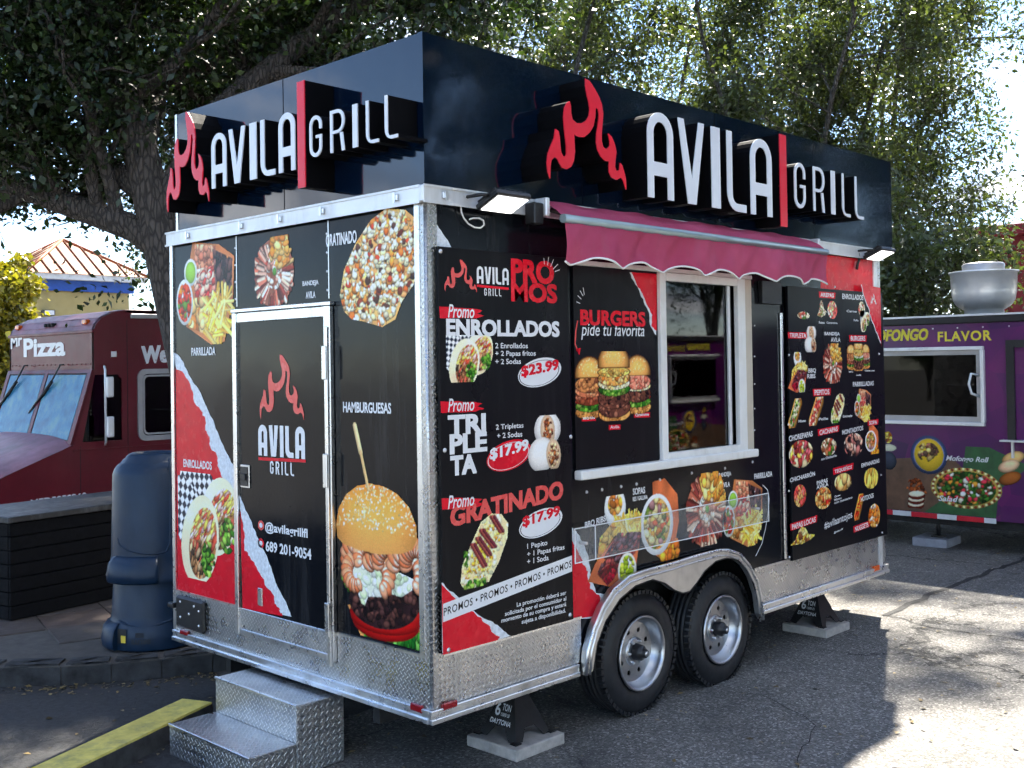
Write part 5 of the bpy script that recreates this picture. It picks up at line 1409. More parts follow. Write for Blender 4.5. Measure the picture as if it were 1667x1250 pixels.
# ------------------------------------------------------------------ upturned bins
bin_m = mat('blue_bin_plastic', (0.005, 0.020, 0.048), 0.40, 0, 0.2, 5, bump=0.06, bscale=40, dirt=((0.03, 0.045, 0.07), 0.5), spec=0.35)
bin_dark = mat('bin_lettering', (0.006, 0.010, 0.018), 0.5)
BX, BY, BZ = 0.33, 3.06, 0.131
def bin_shell(z0, z1, label, foot):
    r = thing('upturned_bin', label, 'bin', (BX, BY, z0), 'upturned bins beside the trailer')
    rt, rb = 0.275, 0.228
    b = B()
    H_ = z1-z0
    if foot: prof = [(rt+0.012, 0.0), (rt+0.016, 0.012), (rt+0.012, 0.14), (rt-0.004, 0.165), (rt-0.012, 0.20), (rb+0.02, H_*0.95), (rb+0.01, H_)]
    else: prof = [(rt+0.018, 0.0), (rt+0.020, 0.03), (rt-0.002, 0.06), (rt-0.012, 0.16), (rb+0.022, H_-0.135), (rb+0.012, H_-0.105), (rb-0.004, H_-0.082), (rb-0.028, H_-0.062), (rb-0.034, H_-0.056), (rb-0.038, H_-0.046), (rb-0.060, H_-0.030), (rb-0.066, H_-0.018), (rb-0.088, H_-0.006), (rb-0.100, H_), (rb-0.112, H_-0.004), (rb-0.120, H_-0.024), (0.0, H_-0.026)]
    b.lathe([(q[0], q[1]+z0) for q in prof], (BX, BY, 0), 'z', 48); body = b.obj('bin_body', bin_m, r)
    for a in ((168, 348) if foot else (214, 34)):
        hp = [(rt-0.012, 0.165), (rt+0.012, 0.158), (rt+0.040, 0.120), (rt+0.052, 0.055), (rt+0.048, 0.012), (rt+0.036, 0.0), (rt-0.005, 0.0)]
        hw = 24 if foot else 33
        b = B(); b.lathe([(q[0], q[1]+z0) for q in hp], (BX, BY, 0), 'z', 14, a0=math.radians(a-hw), a1=math.radians(a+hw))
        for e in (-hw, hw):
            an = math.radians(a+e); b.bm.faces.new([b.bm.verts.new((BX+q[0]*math.cos(an), BY+q[0]*math.sin(an), z0+q[1])) for q in hp])
        bmesh.ops.remove_doubles(b.bm, verts=b.bm.verts, dist=0.0005)
        b.obj('handle', bin_m, r)
    if not foot:
        # raised panel edge running round the bin and down beside the handle
        zz_ = lambda k: z0+H_*k
        rad = lambda k: rt-0.010+(rb+0.012-(rt-0.010))*k
        path = [(266, 0.96), (266, 0.60), (264, 0.30), (258, 0.235), (245, 0.225), (225, 0.235), (205, 0.26), (190, 0.30), (184, 0.36)]
        pts = []
        for (a_, k_), (a2, k2) in zip(path, path[1:]):
            for q in range(4): t_ = q/4; aa, kk = math.radians(a_+(a2-a_)*t_), k_+(k2-k_)*t_; pts.append((BX+rad(kk)*math.cos(aa), BY+rad(kk)*math.sin(aa), zz_(kk)))
        b = B(); b.tube(pts, 0.0075, 6); b.obj('panel_edge', bin_m, r)
    else:
        pts = [(BX+0.276*math.cos(math.radians(a_)), BY+0.276*math.sin(math.radians(a_)), z0+0.168+0.022*math.cos(math.radians((a_-228)*3.2))*-1) for a_ in range(190, 300, 6)]
        b = B(); b.tube(pts, 0.006, 6); b.obj('panel_edge', bin_m, r)
    return r
lowbin = bin_shell(BZ, BZ+0.47, 'lower blue plastic bin turned upside down on the pavement', True)
bin_shell(BZ+0.415, BZ+1.215, 'upper blue plastic bin stacked upside down over another', False)
# raised name and warning sticker on the rim of the lower bin (upside down)
V_, F_ = text_mesh('BRUTE', 0.05)
rr = 0.2925
def wrap(V, an0, an1, z0, z1, flip, rr=rr):
    out = []
    for a, c in V:
        if flip: a, c = 1-a, 1-c
        an = math.radians(an0+(an1-an0)*a); out.append((BX+rr*math.cos(an), BY+rr*math.sin(an), z0+(z1-z0)*c))
    return out
me = bpy.data.meshes.new('lettering'); me.from_pydata(wrap(V_, 213, 237, BZ+0.045, BZ+0.075, True), [], F_); link('lettering', me, bin_dark, lowbin)
me = bpy.data.meshes.new('emblem'); me.from_pydata(wrap([(0, 0), (1, 0), (1, 1), (0, 1)], 219, 229, BZ+0.085, BZ+0.115, False), [], [(0, 1, 2, 3)]); link('emblem', me, bin_dark, lowbin)
st_y = mat('sticker_yellow', (0.75, 0.55, 0.05), 0.5); st_k = mat('sticker_black', (0.02, 0.02, 0.02), 0.5)
g4 = [(a/4, c) for a in range(5) for c in (0, 1)]; f4 = [(2*i, 2*i+2, 2*i+3, 2*i+1) for i in range(4)]
me = bpy.data.meshes.new('sticker'); me.from_pydata(wrap(g4, 193, 207, BZ+0.045, BZ+0.135, False, 0.2935), [], f4); link('sticker', me, st_k, lowbin)
me = bpy.data.meshes.new('sticker'); me.from_pydata(wrap(g4, 199, 206, BZ+0.05, BZ+0.095, False, 0.2945), [], f4); link('sticker', me, st_y, lowbin)

# ------------------------------------------------------------------ black slatted counter
slat_m = mat('black_stained_timber', (0.004, 0.004, 0.005), 0.8, 0, 0.5, 22, bump=0.15, bscale=30, spec=0.15)
top_m = mat('weathered_black_top', (0.014, 0.014, 0.015), 0.5, 0, 0.4, 9, dirt=((0.2, 0.2, 0.2), 0.5))
CT = thing('slatted_counter', 'low black slatted timber counter with a worn top in front of the red van', 'counter', (0.4, 5.2, 0.13))
c0 = Vector((-0.09, 4.33)); cx_, cy_ = Vector((0.985, 0.17)).normalized(), Vector((-0.17, 0.985)).normalized()
Z0, Z1 = 0.131, 0.86
Rm = Matrix(((cx_.x, cy_.x, 0, c0.x), (cx_.y, cy_.y, 0, c0.y), (0, 0, 1, 0), (0, 0, 0, 1)))
LX, LY = 2.3, 0.72
b = B(); b.box(0.02, LX, 0.02, LY, Z0, Z1-0.05, rot=Rm); b.obj('core', slat_m, CT)
nsl = 7; hs = (Z1-0.045-Z0)/nsl
for k in range(nsl):
    b = B(); b.box(-0.004, 0.0195, 0.02, LY, Z0+k*hs+0.004, Z0+(k+1)*hs-0.004, 0.003, rot=Rm); b.obj('slat', slat_m, CT)
    b = B(); b.box(0.0, LX, -0.004, 0.0195, Z0+k*hs+0.004, Z0+(k+1)*hs-0.004, 0.003, rot=Rm); b.obj('slat', slat_m, CT)
b = B(); b.box(-0.03, LX+0.03, -0.03, LY+0.03, Z1-0.044, Z1, 0.006, rot=Rm); b.obj('counter_top', top_m, CT)

# ------------------------------------------------------------------ red step van
van_red = mat('van_maroon_paint', (0.125, 0.006, 0.015), 0.36, 0, 0.18, 2.5, dirt=((0.17, 0.04, 0.05), 0.35), spec=0.35)
van_fade_sheen = mat('van_faded_sheen_paint', (0.30, 0.13, 0.15), 0.45, 0, 0.4, 3.2, bump=0.05, bscale=12, dirt=((0.15, 0.02, 0.03), 0.7))  # fade, with the sky reflected in the hood put into the paler colour
van_trim = mat('van_grey_trim', (0.42, 0.42, 0.43), 0.4, 0.5)
VN = thing('step_van', 'maroon step van food truck with split windscreen behind the black counter', 'van', (3.9, 8.9, 0))
VY0, VY1 = 7.70, 9.95
VXF, VXB = 2.09, 7.2
ZS, ZV = 1.10, 1.885          # windscreen foot, header
# side profile (x, z), front to the left
prof = [(2.44, 2.53), (2.30, 2.50), (2.18, 2.44), (2.11, 2.36), (2.09, 2.30), (VXF, ZV), (1.85, ZS), (1.10, 0.80), (1.02, 0.70), (1.0, 0.42), (1.02, 0.36), (1.35, 0.36)]
arch_ = [(1.55+0.36*math.cos(math.radians(a)), 0.36+0.07*math.sin(math.radians(a))) for a in range(180, -1, -20)]
outl = prof[:-1]+arch_+[(VXB, 0.36), (VXB, 2.53)]
# side panels with window openings
def hole(x0, x1, z0, z1, r=0.07):
    return arc(x0+r, z1-r, r, r, 180, 90, 4)+arc(x1-r, z1-r, r, r, 90, 0, 4)+arc(x1-r, z0+r, r, r, 0, -90, 4)+arc(x0+r, z0+r, r, r, 270, 180, 4)
h1 = [(1.96, 1.12), (2.10, 1.83), (2.36, 1.83), (2.40, 1.78), (2.40, 1.12)]
h2 = hole(2.62, 3.30, 1.14, 1.84)
vs_side = lambda u, v, d: (u, VY0-d, v)
b = B(); b.solid([outl, h1, h2], vs_side, -0.04, 0.0); b.obj('side_panel', van_red, VN)
b = B(); b.solid([outl], lambda u, v, d: (u, VY1+d, v), -0.04, 0.0); b.obj('side_panel', van_red, VN)
# curved cab roof cap and header
b = B()
cap_ = prof[:6]
for (x0, z0), (x1, z1) in zip(cap_, cap_[1:]):
    q = [b.bm.verts.new(p) for p in ((x0, VY0-0.004, z0), (x0, VY1+0.004, z0), (x1, VY1+0.004, z1), (x1, VY0-0.004, z1))]
    b.bm.faces.new(q).smooth = False
b.obj('cab_front', van_red, VN, flip=False)
b = B()
for (x0, z0), (x1, z1) in zip(prof[:4], prof[1:5]):
    q = [b.bm.verts.new(p) for p in ((x0, VY0+0.05, z0+0.006), (x0, VY1-0.05, z0+0.006), (x1-0.005, VY1-0.05, z1+0.006), (x1-0.005, VY0+0.05, z1+0.006))]
    b.bm.faces.new(q).smooth = True
b.obj('roof_cap', van_fade_sheen, VN, flip=False)
b = B(); b.box(2.07, 2.10, VY0-0.008, VY1+0.008, 2.28, 2.315, 0.006); b.obj('visor_bead', van_red, VN)
b = B(); b.box(2.44, VXB, VY0, VY1, 2.49, 2.535, 0.01); b.obj('roof', van_fade_sheen, VN)
b = B(); b.box(2.50, VXB, VY0-0.03, VY0-0.001, 2.44, 2.49, 0.005); b.obj('gutter', van_trim, VN)
# hood and nose
hood_prof = [(1.85, ZS), (1.10, 0.80), (1.02, 0.70), (1.0, 0.42)]
b = B()
ny = 16
V_, Q_ = [], []
for (x, z) in [(1.86, 1.10), (1.6, 1.00), (1.35, 0.905), (1.15, 0.83), (1.07, 0.78), (1.01, 0.68), (0.99, 0.40)]:
    for j in range(ny+1):
        k = j/ny; crown = 0.09*(1-(2*k-1)**4)
        V_.append((x-crown*0.4, VY0-0.006+(VY1-VY0+0.012)*k, z+crown*(0.5 if x < 1.05 else 1.0)))
for i in range(6):
    for j in range(ny): Q_.append((i*(ny+1)+j, i*(ny+1)+j+1, (i+1)*(ny+1)+j+1, (i+1)*(ny+1)+j))
o = link('hood', np_mesh('hood', V_, Q_), van_fade_sheen, VN)
for p_ in o.data.polygons: p_.use_smooth = True
# windscreen: frame, two panes, wipers
def ws(k, y): return (VXF-0.012-(VXF-1.85)*k, y, ZV-(ZV-ZS)*k)
def quad_strip(y0, y1, k0, k1, off, name, m_, par):
    nrm = Vector((-(ZV-ZS), 0, (VXF-1.85))).normalized() if False else Vector((-0.957, 0, 0.29)).normalized()
    b = B()
    c = [Vector(ws(k0, y0)), Vector(ws(k0, y1)), Vector(ws(k1, y1)), Vector(ws(k1, y0))]
    f_ = [b.bm.verts.new(p+nrm*off) for p in c]; g_ = [b.bm.verts.new(p-nrm*0.02) for p in c]
    b.bm.faces.new(f_); b.bm.faces.new(g_[::-1])
    for i in range(4): b.bm.faces.new((f_[i], f_[(i+1) % 4], g_[(i+1) % 4], g_[i]))
    return b.obj(name, m_, par)
wsf = quad_strip(VY0, VY0+0.09, 0.0, 1.0, 0.01, 'windscreen_frame', van_red, VN)
ym = (VY0+VY1)/2
for (ya, yb_, ka, kb) in ((VY1-0.09, VY1, 0, 1), (ym-0.04, ym+0.04, 0, 1), (VY0+0.091, ym-0.041, 0, 0.05), (ym+0.041, VY1-0.091, 0, 0.05), (VY0+0.091, ym-0.041, 0.96, 1), (ym+0.041, VY1-0.091, 0.96, 1)):
    quad_strip(ya, yb_, ka, kb, 0.01, 'windscreen_frame', van_red, wsf)
ws_glass = bpy.data.materials.new('windscreen_sunshade_glass'); tt = NT(ws_glass)
# folded foil sunshade behind the glass: pale blue, crumpled
cc_ = tt.ramp(tt.noise(6, 6, 0.65), [(0.30, (0.010, 0.085, 0.19)), (0.5, (0.035, 0.19, 0.33)), (0.72, (0.16, 0.34, 0.33))])
tt.set(color=cc_, rough=0.25, spec=0.3); tt.bump(tt.noise(4, 3), 0.08, 0.05)
gask = mat('rubber_gasket', (0.012, 0.012, 0.013), 0.6)
for ya, yb_ in ((VY0+0.10, ym-0.05), (ym+0.05, VY1-0.10)):
    quad_strip(ya-0.008, yb_+0.008, 0.052, 0.958, 0.003, 'gasket', gask, wsf)
    quad_strip(ya+0.012, yb_-0.012, 0.072, 0.938, 0.006, 'windscreen_pane', ws_glass, wsf)
for yb_ in (8.37, 9.35):
    p0 = Vector((VXF-0.03, yb_, ZV+0.06)); p1 = Vector((VXF-0.115, yb_+0.34, ZV-0.28)); p2 = Vector((VXF-0.16, yb_+0.62, ZV-0.48))
    b = B(); b.tube([p0, p0+Vector((-0.03, 0.02, 0.0)), p1], 0.009, 6); b.tube([p1+(p0-p1)*0.45+Vector((-0.01, 0, 0)), p2], 0.018, 6); b.obj('wiper', black_metal, VN)
# side windows, mirror, lamps, handle
dark_glass = glass_mat('van_side_glass', (0.02, 0.02, 0.025), 1.32)
b = B(); b.solid([h1], vs_side, -0.03, -0.02); b.obj('door_window', dark_glass, VN)
b = B(); b.solid([hole(2.575, 3.345, 1.095, 1.885, 0.09), hole(2.63, 3.29, 1.15, 1.83, 0.06)], vs_side, 0.002, 0.022); wfr = b.obj('side_window_frame', van_trim, VN)
b = B(); b.solid([hole(2.64, 3.28, 1.16, 1.82, 0.06), hole(2.66, 3.26, 1.18, 1.80, 0.05)], vs_side, -0.01, 0.010); b.obj('inner_frame', van_trim, wfr)
b = B(); b.solid([hole(2.63, 3.29, 1.15, 1.83, 0.06)], vs_side, -0.03, -0.02); b.obj('side_window_pane', dark_glass, wfr)
b = B(); b.tube([(2.20, VY0-0.01, 1.92), (2.13, VY0-0.16, 1.92), (2.13, VY0-0.18, 1.88), (2.13, VY0-0.18, 1.12), (2.20, VY0-0.01, 1.08)], 0.012, 8); mir = b.obj('mirror_bracket', alu_white, VN)
for z in (1.70, 1.28):
    b = B(); b.box(2.12, 2.20, VY0-0.24, VY0-0.20, z-0.11, z+0.11, 0.015, 2); b.obj('mirror', alu_white, mir)
for y, z in ((7.95, 2.395), (9.75, 2.395)):
    b = B(); b.box(2.09, 2.15, y-0.05, y+0.05, z-0.02, z+0.035, 0.01); b.obj('roof_marker_light', amber_lens, VN)
for k in range(3):
    b = B(); b.box(2.095, 2.15, 8.75+k*0.09, 8.80+k*0.09, 2.38, 2.42, 0.006); b.obj('roof_marker_light', under_black, VN)
b = B(); b.tube([(2.30, VY0-0.001, 0.78), (2.30, VY0-0.05, 0.78), (2.30, VY0-0.05, 0.62), (2.30, VY0-0.001, 0.62)], 0.009, 8); b.obj('grab_handle', alu_white, VN)
b = B(); b.box(1.86, 4.5, VY0-0.012, VY0-0.001, 1.030, 1.045); b.obj('belt_moulding', van_red, VN)
seam_k = mat('van_seam_dark', (0.03, 0.004, 0.006), 0.6)
for x_, za, zb in ((2.46, 0.40, 2.42), (1.93, 0.42, 1.08), (3.42, 0.40, 2.42)):
    b = B(); b.box(x_, x_+0.008, VY0-0.002, VY0-0.0004, za, zb); b.obj('door_seam', seam_k, VN)
for k in range(14):
    b = B(); b.lathe([(0.0, -0.004), (0.006, -0.003), (0.008, 0.0)], (2.52+k*0.07, VY0-0.0005, 1.98+0.0), 'y', 8); b.obj('rivet', van_red, VN)
for k in range(20):
    b = B(); b.lathe([(0.0, -0.006), (0.008, -0.004), (0.010, 0.0)], (VXF-0.002, VY0+0.08+k*0.11, ZV+0.06), 'x', 8); b.obj('rivet', van_red, VN)
b = B(); b.box(2.28, 2.34, VY0-0.012, VY0-0.0005, 2.02, 2.08, 0.003); b.obj('side_marker', alu_white, VN)
PV = Face('side', VY0)
P = Print(PV, 0.0015)
P.text('We', 231, 592, 273, 28, bold=0.05, rise=3); P.text('MED5950260', 50, 826, 141, 13, bold=0.02, rise=2)
P.obj('lettering', VN)
PF = Face('end', VXF)
P = Print(PF, 0.0025)
P.text('Pizza', 39, 581, 106, 29, bold=0.05); P.text('Mr', 18, 568, 36, 18, bold=0.05, rise=8)
P.obj('lettering', VN)
for (wx, wy) in ((1.55, VY0), (1.55, VY1-0.22), (6.0, VY0), (6.0, VY1-0.22)):
    b = B(); b.lathe([(0.0, 0.05), (0.17, 0.05), (0.20, 0.0), (0.30, 0.0), (0.36, 0.03), (0.36, 0.19), (0.30, 0.22), (0.0, 0.22)], (wx, wy+0.06, 0.36), 'y', 28); b.obj('wheel', rubber, VN)
b = B(); b.box(1.2, VXB-0.1, VY0+0.1, VY1-0.1, 0.34, 0.42); b.obj('chassis', under_black, VN)

# ------------------------------------------------------------------ yellow building with orange hipped roof
stucco = mat('yellow_stucco', (0.44, 0.35, 0.15), 0.9, 0, 0.10, 2.5, bump=0.3, bscale=20)
fascia = mat('white_fascia', (0.72, 0.73, 0.74), 0.6); blue_band = mat('blue_band', (0.02, 0.09, 0.42), 0.5)
roof_o = mat('orange_metal_roof', (0.33, 0.085, 0.018), 0.55, 0.0, 0.12, 1.2)
BL = thing('yellow_building', 'yellow building with blue band and orange standing-seam hipped roof', 'building', (12.5, 32.4, 0))
bx0, bx1, by0, by1 = 10.95, 14.05, 30.85, 33.95
ez = 4.78
b = B(); b.box(bx0, bx1, by0, by1, 0, ez-0.36); b.obj('wall', stucco, BL)
b = B(); b.box(bx0-0.12, bx1+0.12, by0-0.12, by1+0.12, ez-0.359, ez-0.01); b.obj('band', blue_band, BL)
ov = 0.42
b = B(); b.box(bx0-ov, bx1+ov, by0-ov, by1+ov, ez-0.009, ez+0.17); b.obj('fascia', fascia, BL)
# hipped roof with raised seams
rx0, rx1, ry0, ry1 = bx0-ov-0.06, bx1+ov+0.06, by0-ov-0.06, by1+ov+0.06
run = 2.02; rz0 = ez+0.172; rise_ = 1.30
ap0, ap1 = (rx0+run-0.02, (ry0+ry1)/2, rz0+rise_), (rx1-run+0.02, (ry0+ry1)/2, rz0+rise_)
b = B()
vv = [b.bm.verts.new(p) for p in ((rx0, ry0, rz0), (rx1, ry0, rz0), (rx1, ry1, rz0), (rx0, ry1, rz0), ap0, ap1)]
for q in ((0, 1, 5, 4), (1, 2, 5), (2, 3, 4, 5), (3, 0, 4), (0, 3, 2, 1)): b.bm.faces.new([vv[i] for i in q])
roofo = b.obj('roof', roof_o, BL)
seam_m = mat('roof_seam_brown', (0.12, 0.045, 0.02), 0.6)
hy = (ry1-ry0)/2
k = rx0+0.35
while k < rx1-0.2:
    t = min(1.0, (k-rx0)/run, (rx1-k)/run)
    b = B(); b.tube([(k, ry0, rz0+0.02), (k, ry0+hy*t, rz0+rise_*t+0.02)], 0.035, 4); b.obj('roof_seam', seam_m, roofo); k += 0.42
k = ry0+0.35
while k < ry1-0.2:
    t = min(1.0, (k-ry0)/hy, (ry1-k)/hy)
    b = B(); b.tube([(rx0, k, rz0+0.02), (rx0+run*t, k, rz0+rise_*t+0.02)], 0.035, 4); b.obj('roof_seam', seam_m, roofo); k += 0.42
for p in ((rx0, ry0, rz0), (rx0, ry1, rz0)):
    b = B(); b.tube([p, ap0], 0.06, 6); b.obj('hip_cap', roof_o, roofo)
b = B(); b.tube([(rx1, ry0, rz0), ap1], 0.06, 6); b.obj('hip_cap', roof_o, roofo)
b = B(); b.tube([ap0, ap1], 0.06, 6); b.obj('ridge_cap', roof_o, roofo)
lamp_dk = mat('wall_lamp_dark', (0.06, 0.055, 0.05), 0.5)
for x in (11.3, 13.7):
    b = B(); b.box(x-0.2, x+0.2, by0-0.2, by0-0.001, 3.62, 3.80, 0.03); wl_ = b.obj('wall_lamp', lamp_dk, BL)
    b = B(); b.box(x-0.15, x+0.15, by0-0.215, by0-0.2005, 3.64, 3.78); b.obj('lamp_glass', lamp_glass, wl_)
# ------------------------------------------------------------------ dark red building far right
red_wall = mat('dark_red_cladding', (0.20, 0.012, 0.022), 0.6, 0, 0.15, 3)
RB = thing('red_building', 'dark red building with shallow roof edge behind the trees at right', 'building', (24, 7, 0))
b = B(); b.box(22.0, 34.0, -3.0, 6.1, 0, 4.55); b.obj('wall', red_wall, RB)
b = B(); b.box(21.7, 34.3, -3.3, 6.4, 4.551, 4.80, 0.02); b.obj('roof_edge', red_wall, RB)
for k in range(10):
    b = B(); b.box(21.93, 21.998, -2.8+k*0.9, -2.74+k*0.9, 0.0, 4.54); b.obj('cladding_rib', red_wall, RB)

# ------------------------------------------------------------------ purple food trailer
def purple_mat():
    m = bpy.data.materials.new('purple_wrap'); t = NT(m)
    v = t.new('ShaderNodeTexVoronoi'); v.inputs['Scale'].default_value = 2.6; t.l.new(t.pos(), v.inputs['Vector'])
    s_ = t.new('ShaderNodeSeparateColor'); t.l.new(v.outputs['Color'], s_.inputs[0])
    c = t.ramp(s_.outputs[0], [(0.0, (0.045, 0.003, 0.072)), (0.5, (0.085, 0.003, 0.095)), (1.0, (0.150, 0.004, 0.112))])
    c = t.mix(t.ramp(t.noise(2.0, 4), [(0.4, 0.0), (0.7, 0.5)]), c, (0.03, 0.005, 0.065))
    t.set(color=c, rough=0.28, coat=0.1)
    t.bump(t.noise(2.2, 3), 0.12, 0.03)
    return m
purple = purple_mat()
yellow_print = mat('print_yellow', (0.80, 0.66, 0.04), 0.4); wood_print = mat('print_wood', (0.11, 0.055, 0.03), 0.4, 0, 0.4, 7); leaf_print = mat('print_leaf_green', (0.015, 0.085, 0.025), 0.4, 0, 0.4, 8)
white_tape = mat('reflective_tape_white', (0.80, 0.80, 0.80), 0.35); red_tape = mat('reflective_tape_red', (0.66, 0.01, 0.03), 0.35)
PX = 7.40
fan_m = mat('spun_aluminium', (0.86, 0.86, 0.85), 0.32, 0.55, 0.06, 5)
PF2 = Face('end', PX)
def bowl(c):
    c.ell(0.5, 0.5, 0.5, 0.5*c.H/c.W, (120, 140, 190), 0, 0.3, rim=0.4); c.ell(0.5, 0.5, 0.40, 0.42*c.H/c.W, (206, 176, 70), 0, 0.2)
    c.chunks(c.mask_ell(0.48, 0.56, 0.30, 0.28), 40, [(120, 76, 60), (160, 110, 96), (90, 70, 60), (206, 180, 120)], (0.05, 0.09))
def salad(c):
    hh = 0.49*c.H/c.W
    c.ell(0.5, 0.5, 0.5, hh, (196, 170, 96), 0, 0.3)
    n = 54
    for k in range(n):
        a = 2*math.pi*k/n; c.ell(0.5+0.47*math.cos(a), 0.5+0.46*math.sin(a), 0.02, 0.02, (120, 60, 50) if k % 2 else (240, 224, 170))
    m = c.mask_ell(0.5, 0.5, 0.42, hh*0.84)
    c.fill(m, (40, 64, 34), 0.3)
    c.chunks(m, 190, [(44, 84, 38), (74, 116, 54), (30, 56, 30), (206, 70, 84), (236, 232, 210), (120, 80, 56), (214, 150, 70)], (0.02, 0.045), (0.4, 1))
def loaf(c):
    c.chunks(c.mask_poly([(0.0, 0.62), (0.15, 0.95), (0.6, 1.0), (0.95, 0.5), (0.8, 0.35)]), 40, [(120, 66, 40), (150, 90, 56), (90, 50, 34)], (0.08, 0.14), (0.4, 0.8))
    for k, y in enumerate((0.10, 0.26, 0.42)):
        c.ell(0.42+0.02*k, y, 0.38, 0.20, (96, 44, 36), 0.1, 0.2); c.ell(0.42+0.02*k, y+0.05, 0.35, 0.13, (240, 226, 200), 0.1, 0.2)
def buns(c):
    for cx, cy, r, col in ((0.62, 0.72, 0.42, (226, 184, 130)), (0.46, 0.52, 0.40, (236, 196, 160)), (0.5, 0.22, 0.42, (150, 96, 56))): c.ell(cx, cy, r, r*0.55, col, 0.4, 0.5)
def pot(c):
    c.ell(0.5, 0.3, 0.5, 0.6, (60, 66, 78), 0, 0.4); c.ell(0.5, 0.55, 0.5, 0.24, (200, 200, 180), 0, 0.2); c.chunks(c.mask_ell(0.45, 0.75, 0.3, 0.4), 30, [(206, 170, 60), (160, 96, 50), (226, 196, 110)], (0.08, 0.14))
def purple_trailer(label, flipx=False):
    T = thing('purple_food_trailer', label, 'food trailer', (PX+1.15, -0.6, 0))
    y0, y1, z0, z1 = -3.2, 3.4, 0.30, 2.20
    wr = 0.40; wc = -0.35
    ar = [(-(wc)+wr*math.cos(math.radians(a)), 0.33+wr*1.05*math.sin(math.radians(a))) for a in range(180, -1, -15)]
    ar = [(max(p[0], -9), max(p[1], z0)) for p in ar]
    outl = [(-y1, z0)]+[p for p in ar]+[(-y0, z0), (-y0, z1), (-y1, z1)]
    wy0, wy1, wz0, wz1 = 0.435, 1.75, 1.255, 1.945
    b = B(); b.solid([outl, [(-wy1, wz0), (-wy0, wz0), (-wy0, wz1), (-wy1, wz1)]], PF2.w, -0.03, 0.0); w_ = b.obj('side_wall', purple, T)
    for q in ((PX+0.031, PX+2.3, y0, y0+0.03), (PX+0.031, PX+2.3, y1-0.03, y1), (PX+2.27, PX+2.3, y0+0.03, y1-0.03)):
        b = B(); b.box(*q, z0, z1); b.obj('wall', purple, T)
    b = B(); b.box(PX-0.02, PX+2.32, y0-0.02, y1+0.02, z1, z1+0.085, 0.01); b.obj('roof', black_metal, T)
    b = B(); b.box(PX-0.026, PX-0.021, y0-0.02, y1+0.02, z1+0.07, z1+0.088); b.obj('roof_trim', alu_white, T)
    b = B(); b.box(PX+0.05, PX+2.25, y0+0.05, y1-0.05, z0-0.06, z0+0.06); b.obj('floor', under_black, T)
    b = B(); b.rect(PF2, -wy1-0.03, wz1, -wy0+0.03, wz1+0.035, 0.001, 0.05, bev=0.004); fr = b.obj('window_frame', alu_white, T)
    for q in ((-wy1-0.03, wz0-0.035, -wy0+0.03, wz0-0.001), (-wy0, wz0, -wy0+0.035, wz1-0.001)):
        b = B(); b.rect(PF2, q[0], q[1], q[2], q[3], 0.001, 0.05, bev=0.004); b.obj('window_frame', alu_white, fr)
    b = B(); b.rect(PF2, -wy1, wz0, -wy0-0.001, wz0+0.05, -0.02, 0.0005); b.rect(PF2, -wy1, wz1-0.045, -wy0-0.001, wz1-0.001, -0.02, 0.0005); b.rect(PF2, -wy0-0.05, wz0+0.051, -wy0-0.001, wz1-0.046, -0.02, 0.0005); b.obj('sash', van_trim, fr)
    b = B(); b.rect(PF2, -wy1, wz0, -wy0, wz1, -0.028, -0.022); b.obj('pane', dark_glass, fr)
    b = B(); b.tube([PF2.w(-wy0-0.03, 1.70, 0.0), PF2.w(-wy0-0.08, 1.72, 0.05), PF2.w(-wy0-0.10, 1.62, 0.06), PF2.w(-wy0-0.08, 1.53, 0.05), PF2.w(-wy0-0.02, 1.50, 0.0)], 0.013, 8); b.obj('pull_handle', alu_white, fr)
    # second opening at the right with black frame and a small shelf
    b = B(); b.rect(PF2, -0.20, 1.10, -0.13, 2.03, 0.001, 0.03); b.rect(PF2, -0.129, 1.96, 1.0, 2.03, 0.001, 0.03); b.obj('hatch_frame', black_metal, T)
    b = B(); b.rect(PF2, -0.25, 1.085, 1.0, 1.10, 0.001, 0.10); b.obj('shelf', alu_white, T)
    b = B(); b.rect(PF2, -0.17, 0.93, -0.15, 1.08, 0.001, 0.03); b.obj('shelf_bracket', alu_white, T)
    for u_ in (-2.6, -1.85, 0.9, 2.1):
        b = B(); b.rect(PF2, u_, z0+0.06, u_+0.006, z1-0.005, 0.0002, 0.0010); b.obj('panel_seam', black_metal, T)
    for k_ in range(26):
        b = B(); b.rect(PF2, -y1+0.1+k_*0.24, z1-0.045, -y1+0.112+k_*0.24, z1-0.033, 0.0005, 0.004); b.obj('rivet', screw_mat, T)
    P = Print(PF2, 0.0012)
    P.poly_uv([[(-y1+0.02, z0+0.055), (-0.33, z0+0.055), (-0.36, 0.55), (-0.75, 0.92), (-1.4, 0.86), (-y1+0.02, 0.70)]], wood_print)
    P.poly_uv([[(-1.02, z0+0.055), (-0.33, z0+0.055), (-0.30, 0.62), (-0.02, 0.86), (-0.38, 1.02), (-0.60, 1.02), (-0.66, 0.62)]], leaf_print, 0.0006)
    P.text('MOFONGO', 1413, 556, 1511, 18, yellow_print, bold=0.045, shear=0.2); P.text('FLAVOR', 1527, 556, 1614, 16, yellow_print, bold=0.03, spacing=1.15)
    P.text('Mofongo Roll', 1540, 752, 1610, 11, bold=0.02, shear=0.3, lift=0.003); P.text('Salad', 1528, 815, 1560, 9, bold=0.02, shear=0.3, lift=0.003)
    P.obj('lettering', w_)
    for fn, x0, yb, x1, h in ((pot,1436,775,1460,85), (bowl,1483,770,1543,62), (loaf,1476,826,1512,50), (buns,1622,792,1668,66), (salad,1516,824,1632,66)): dpx(fn, PF2, 0.0030, x0, yb, x1, h, w_, res=0.005)
    k = 0; y = y1
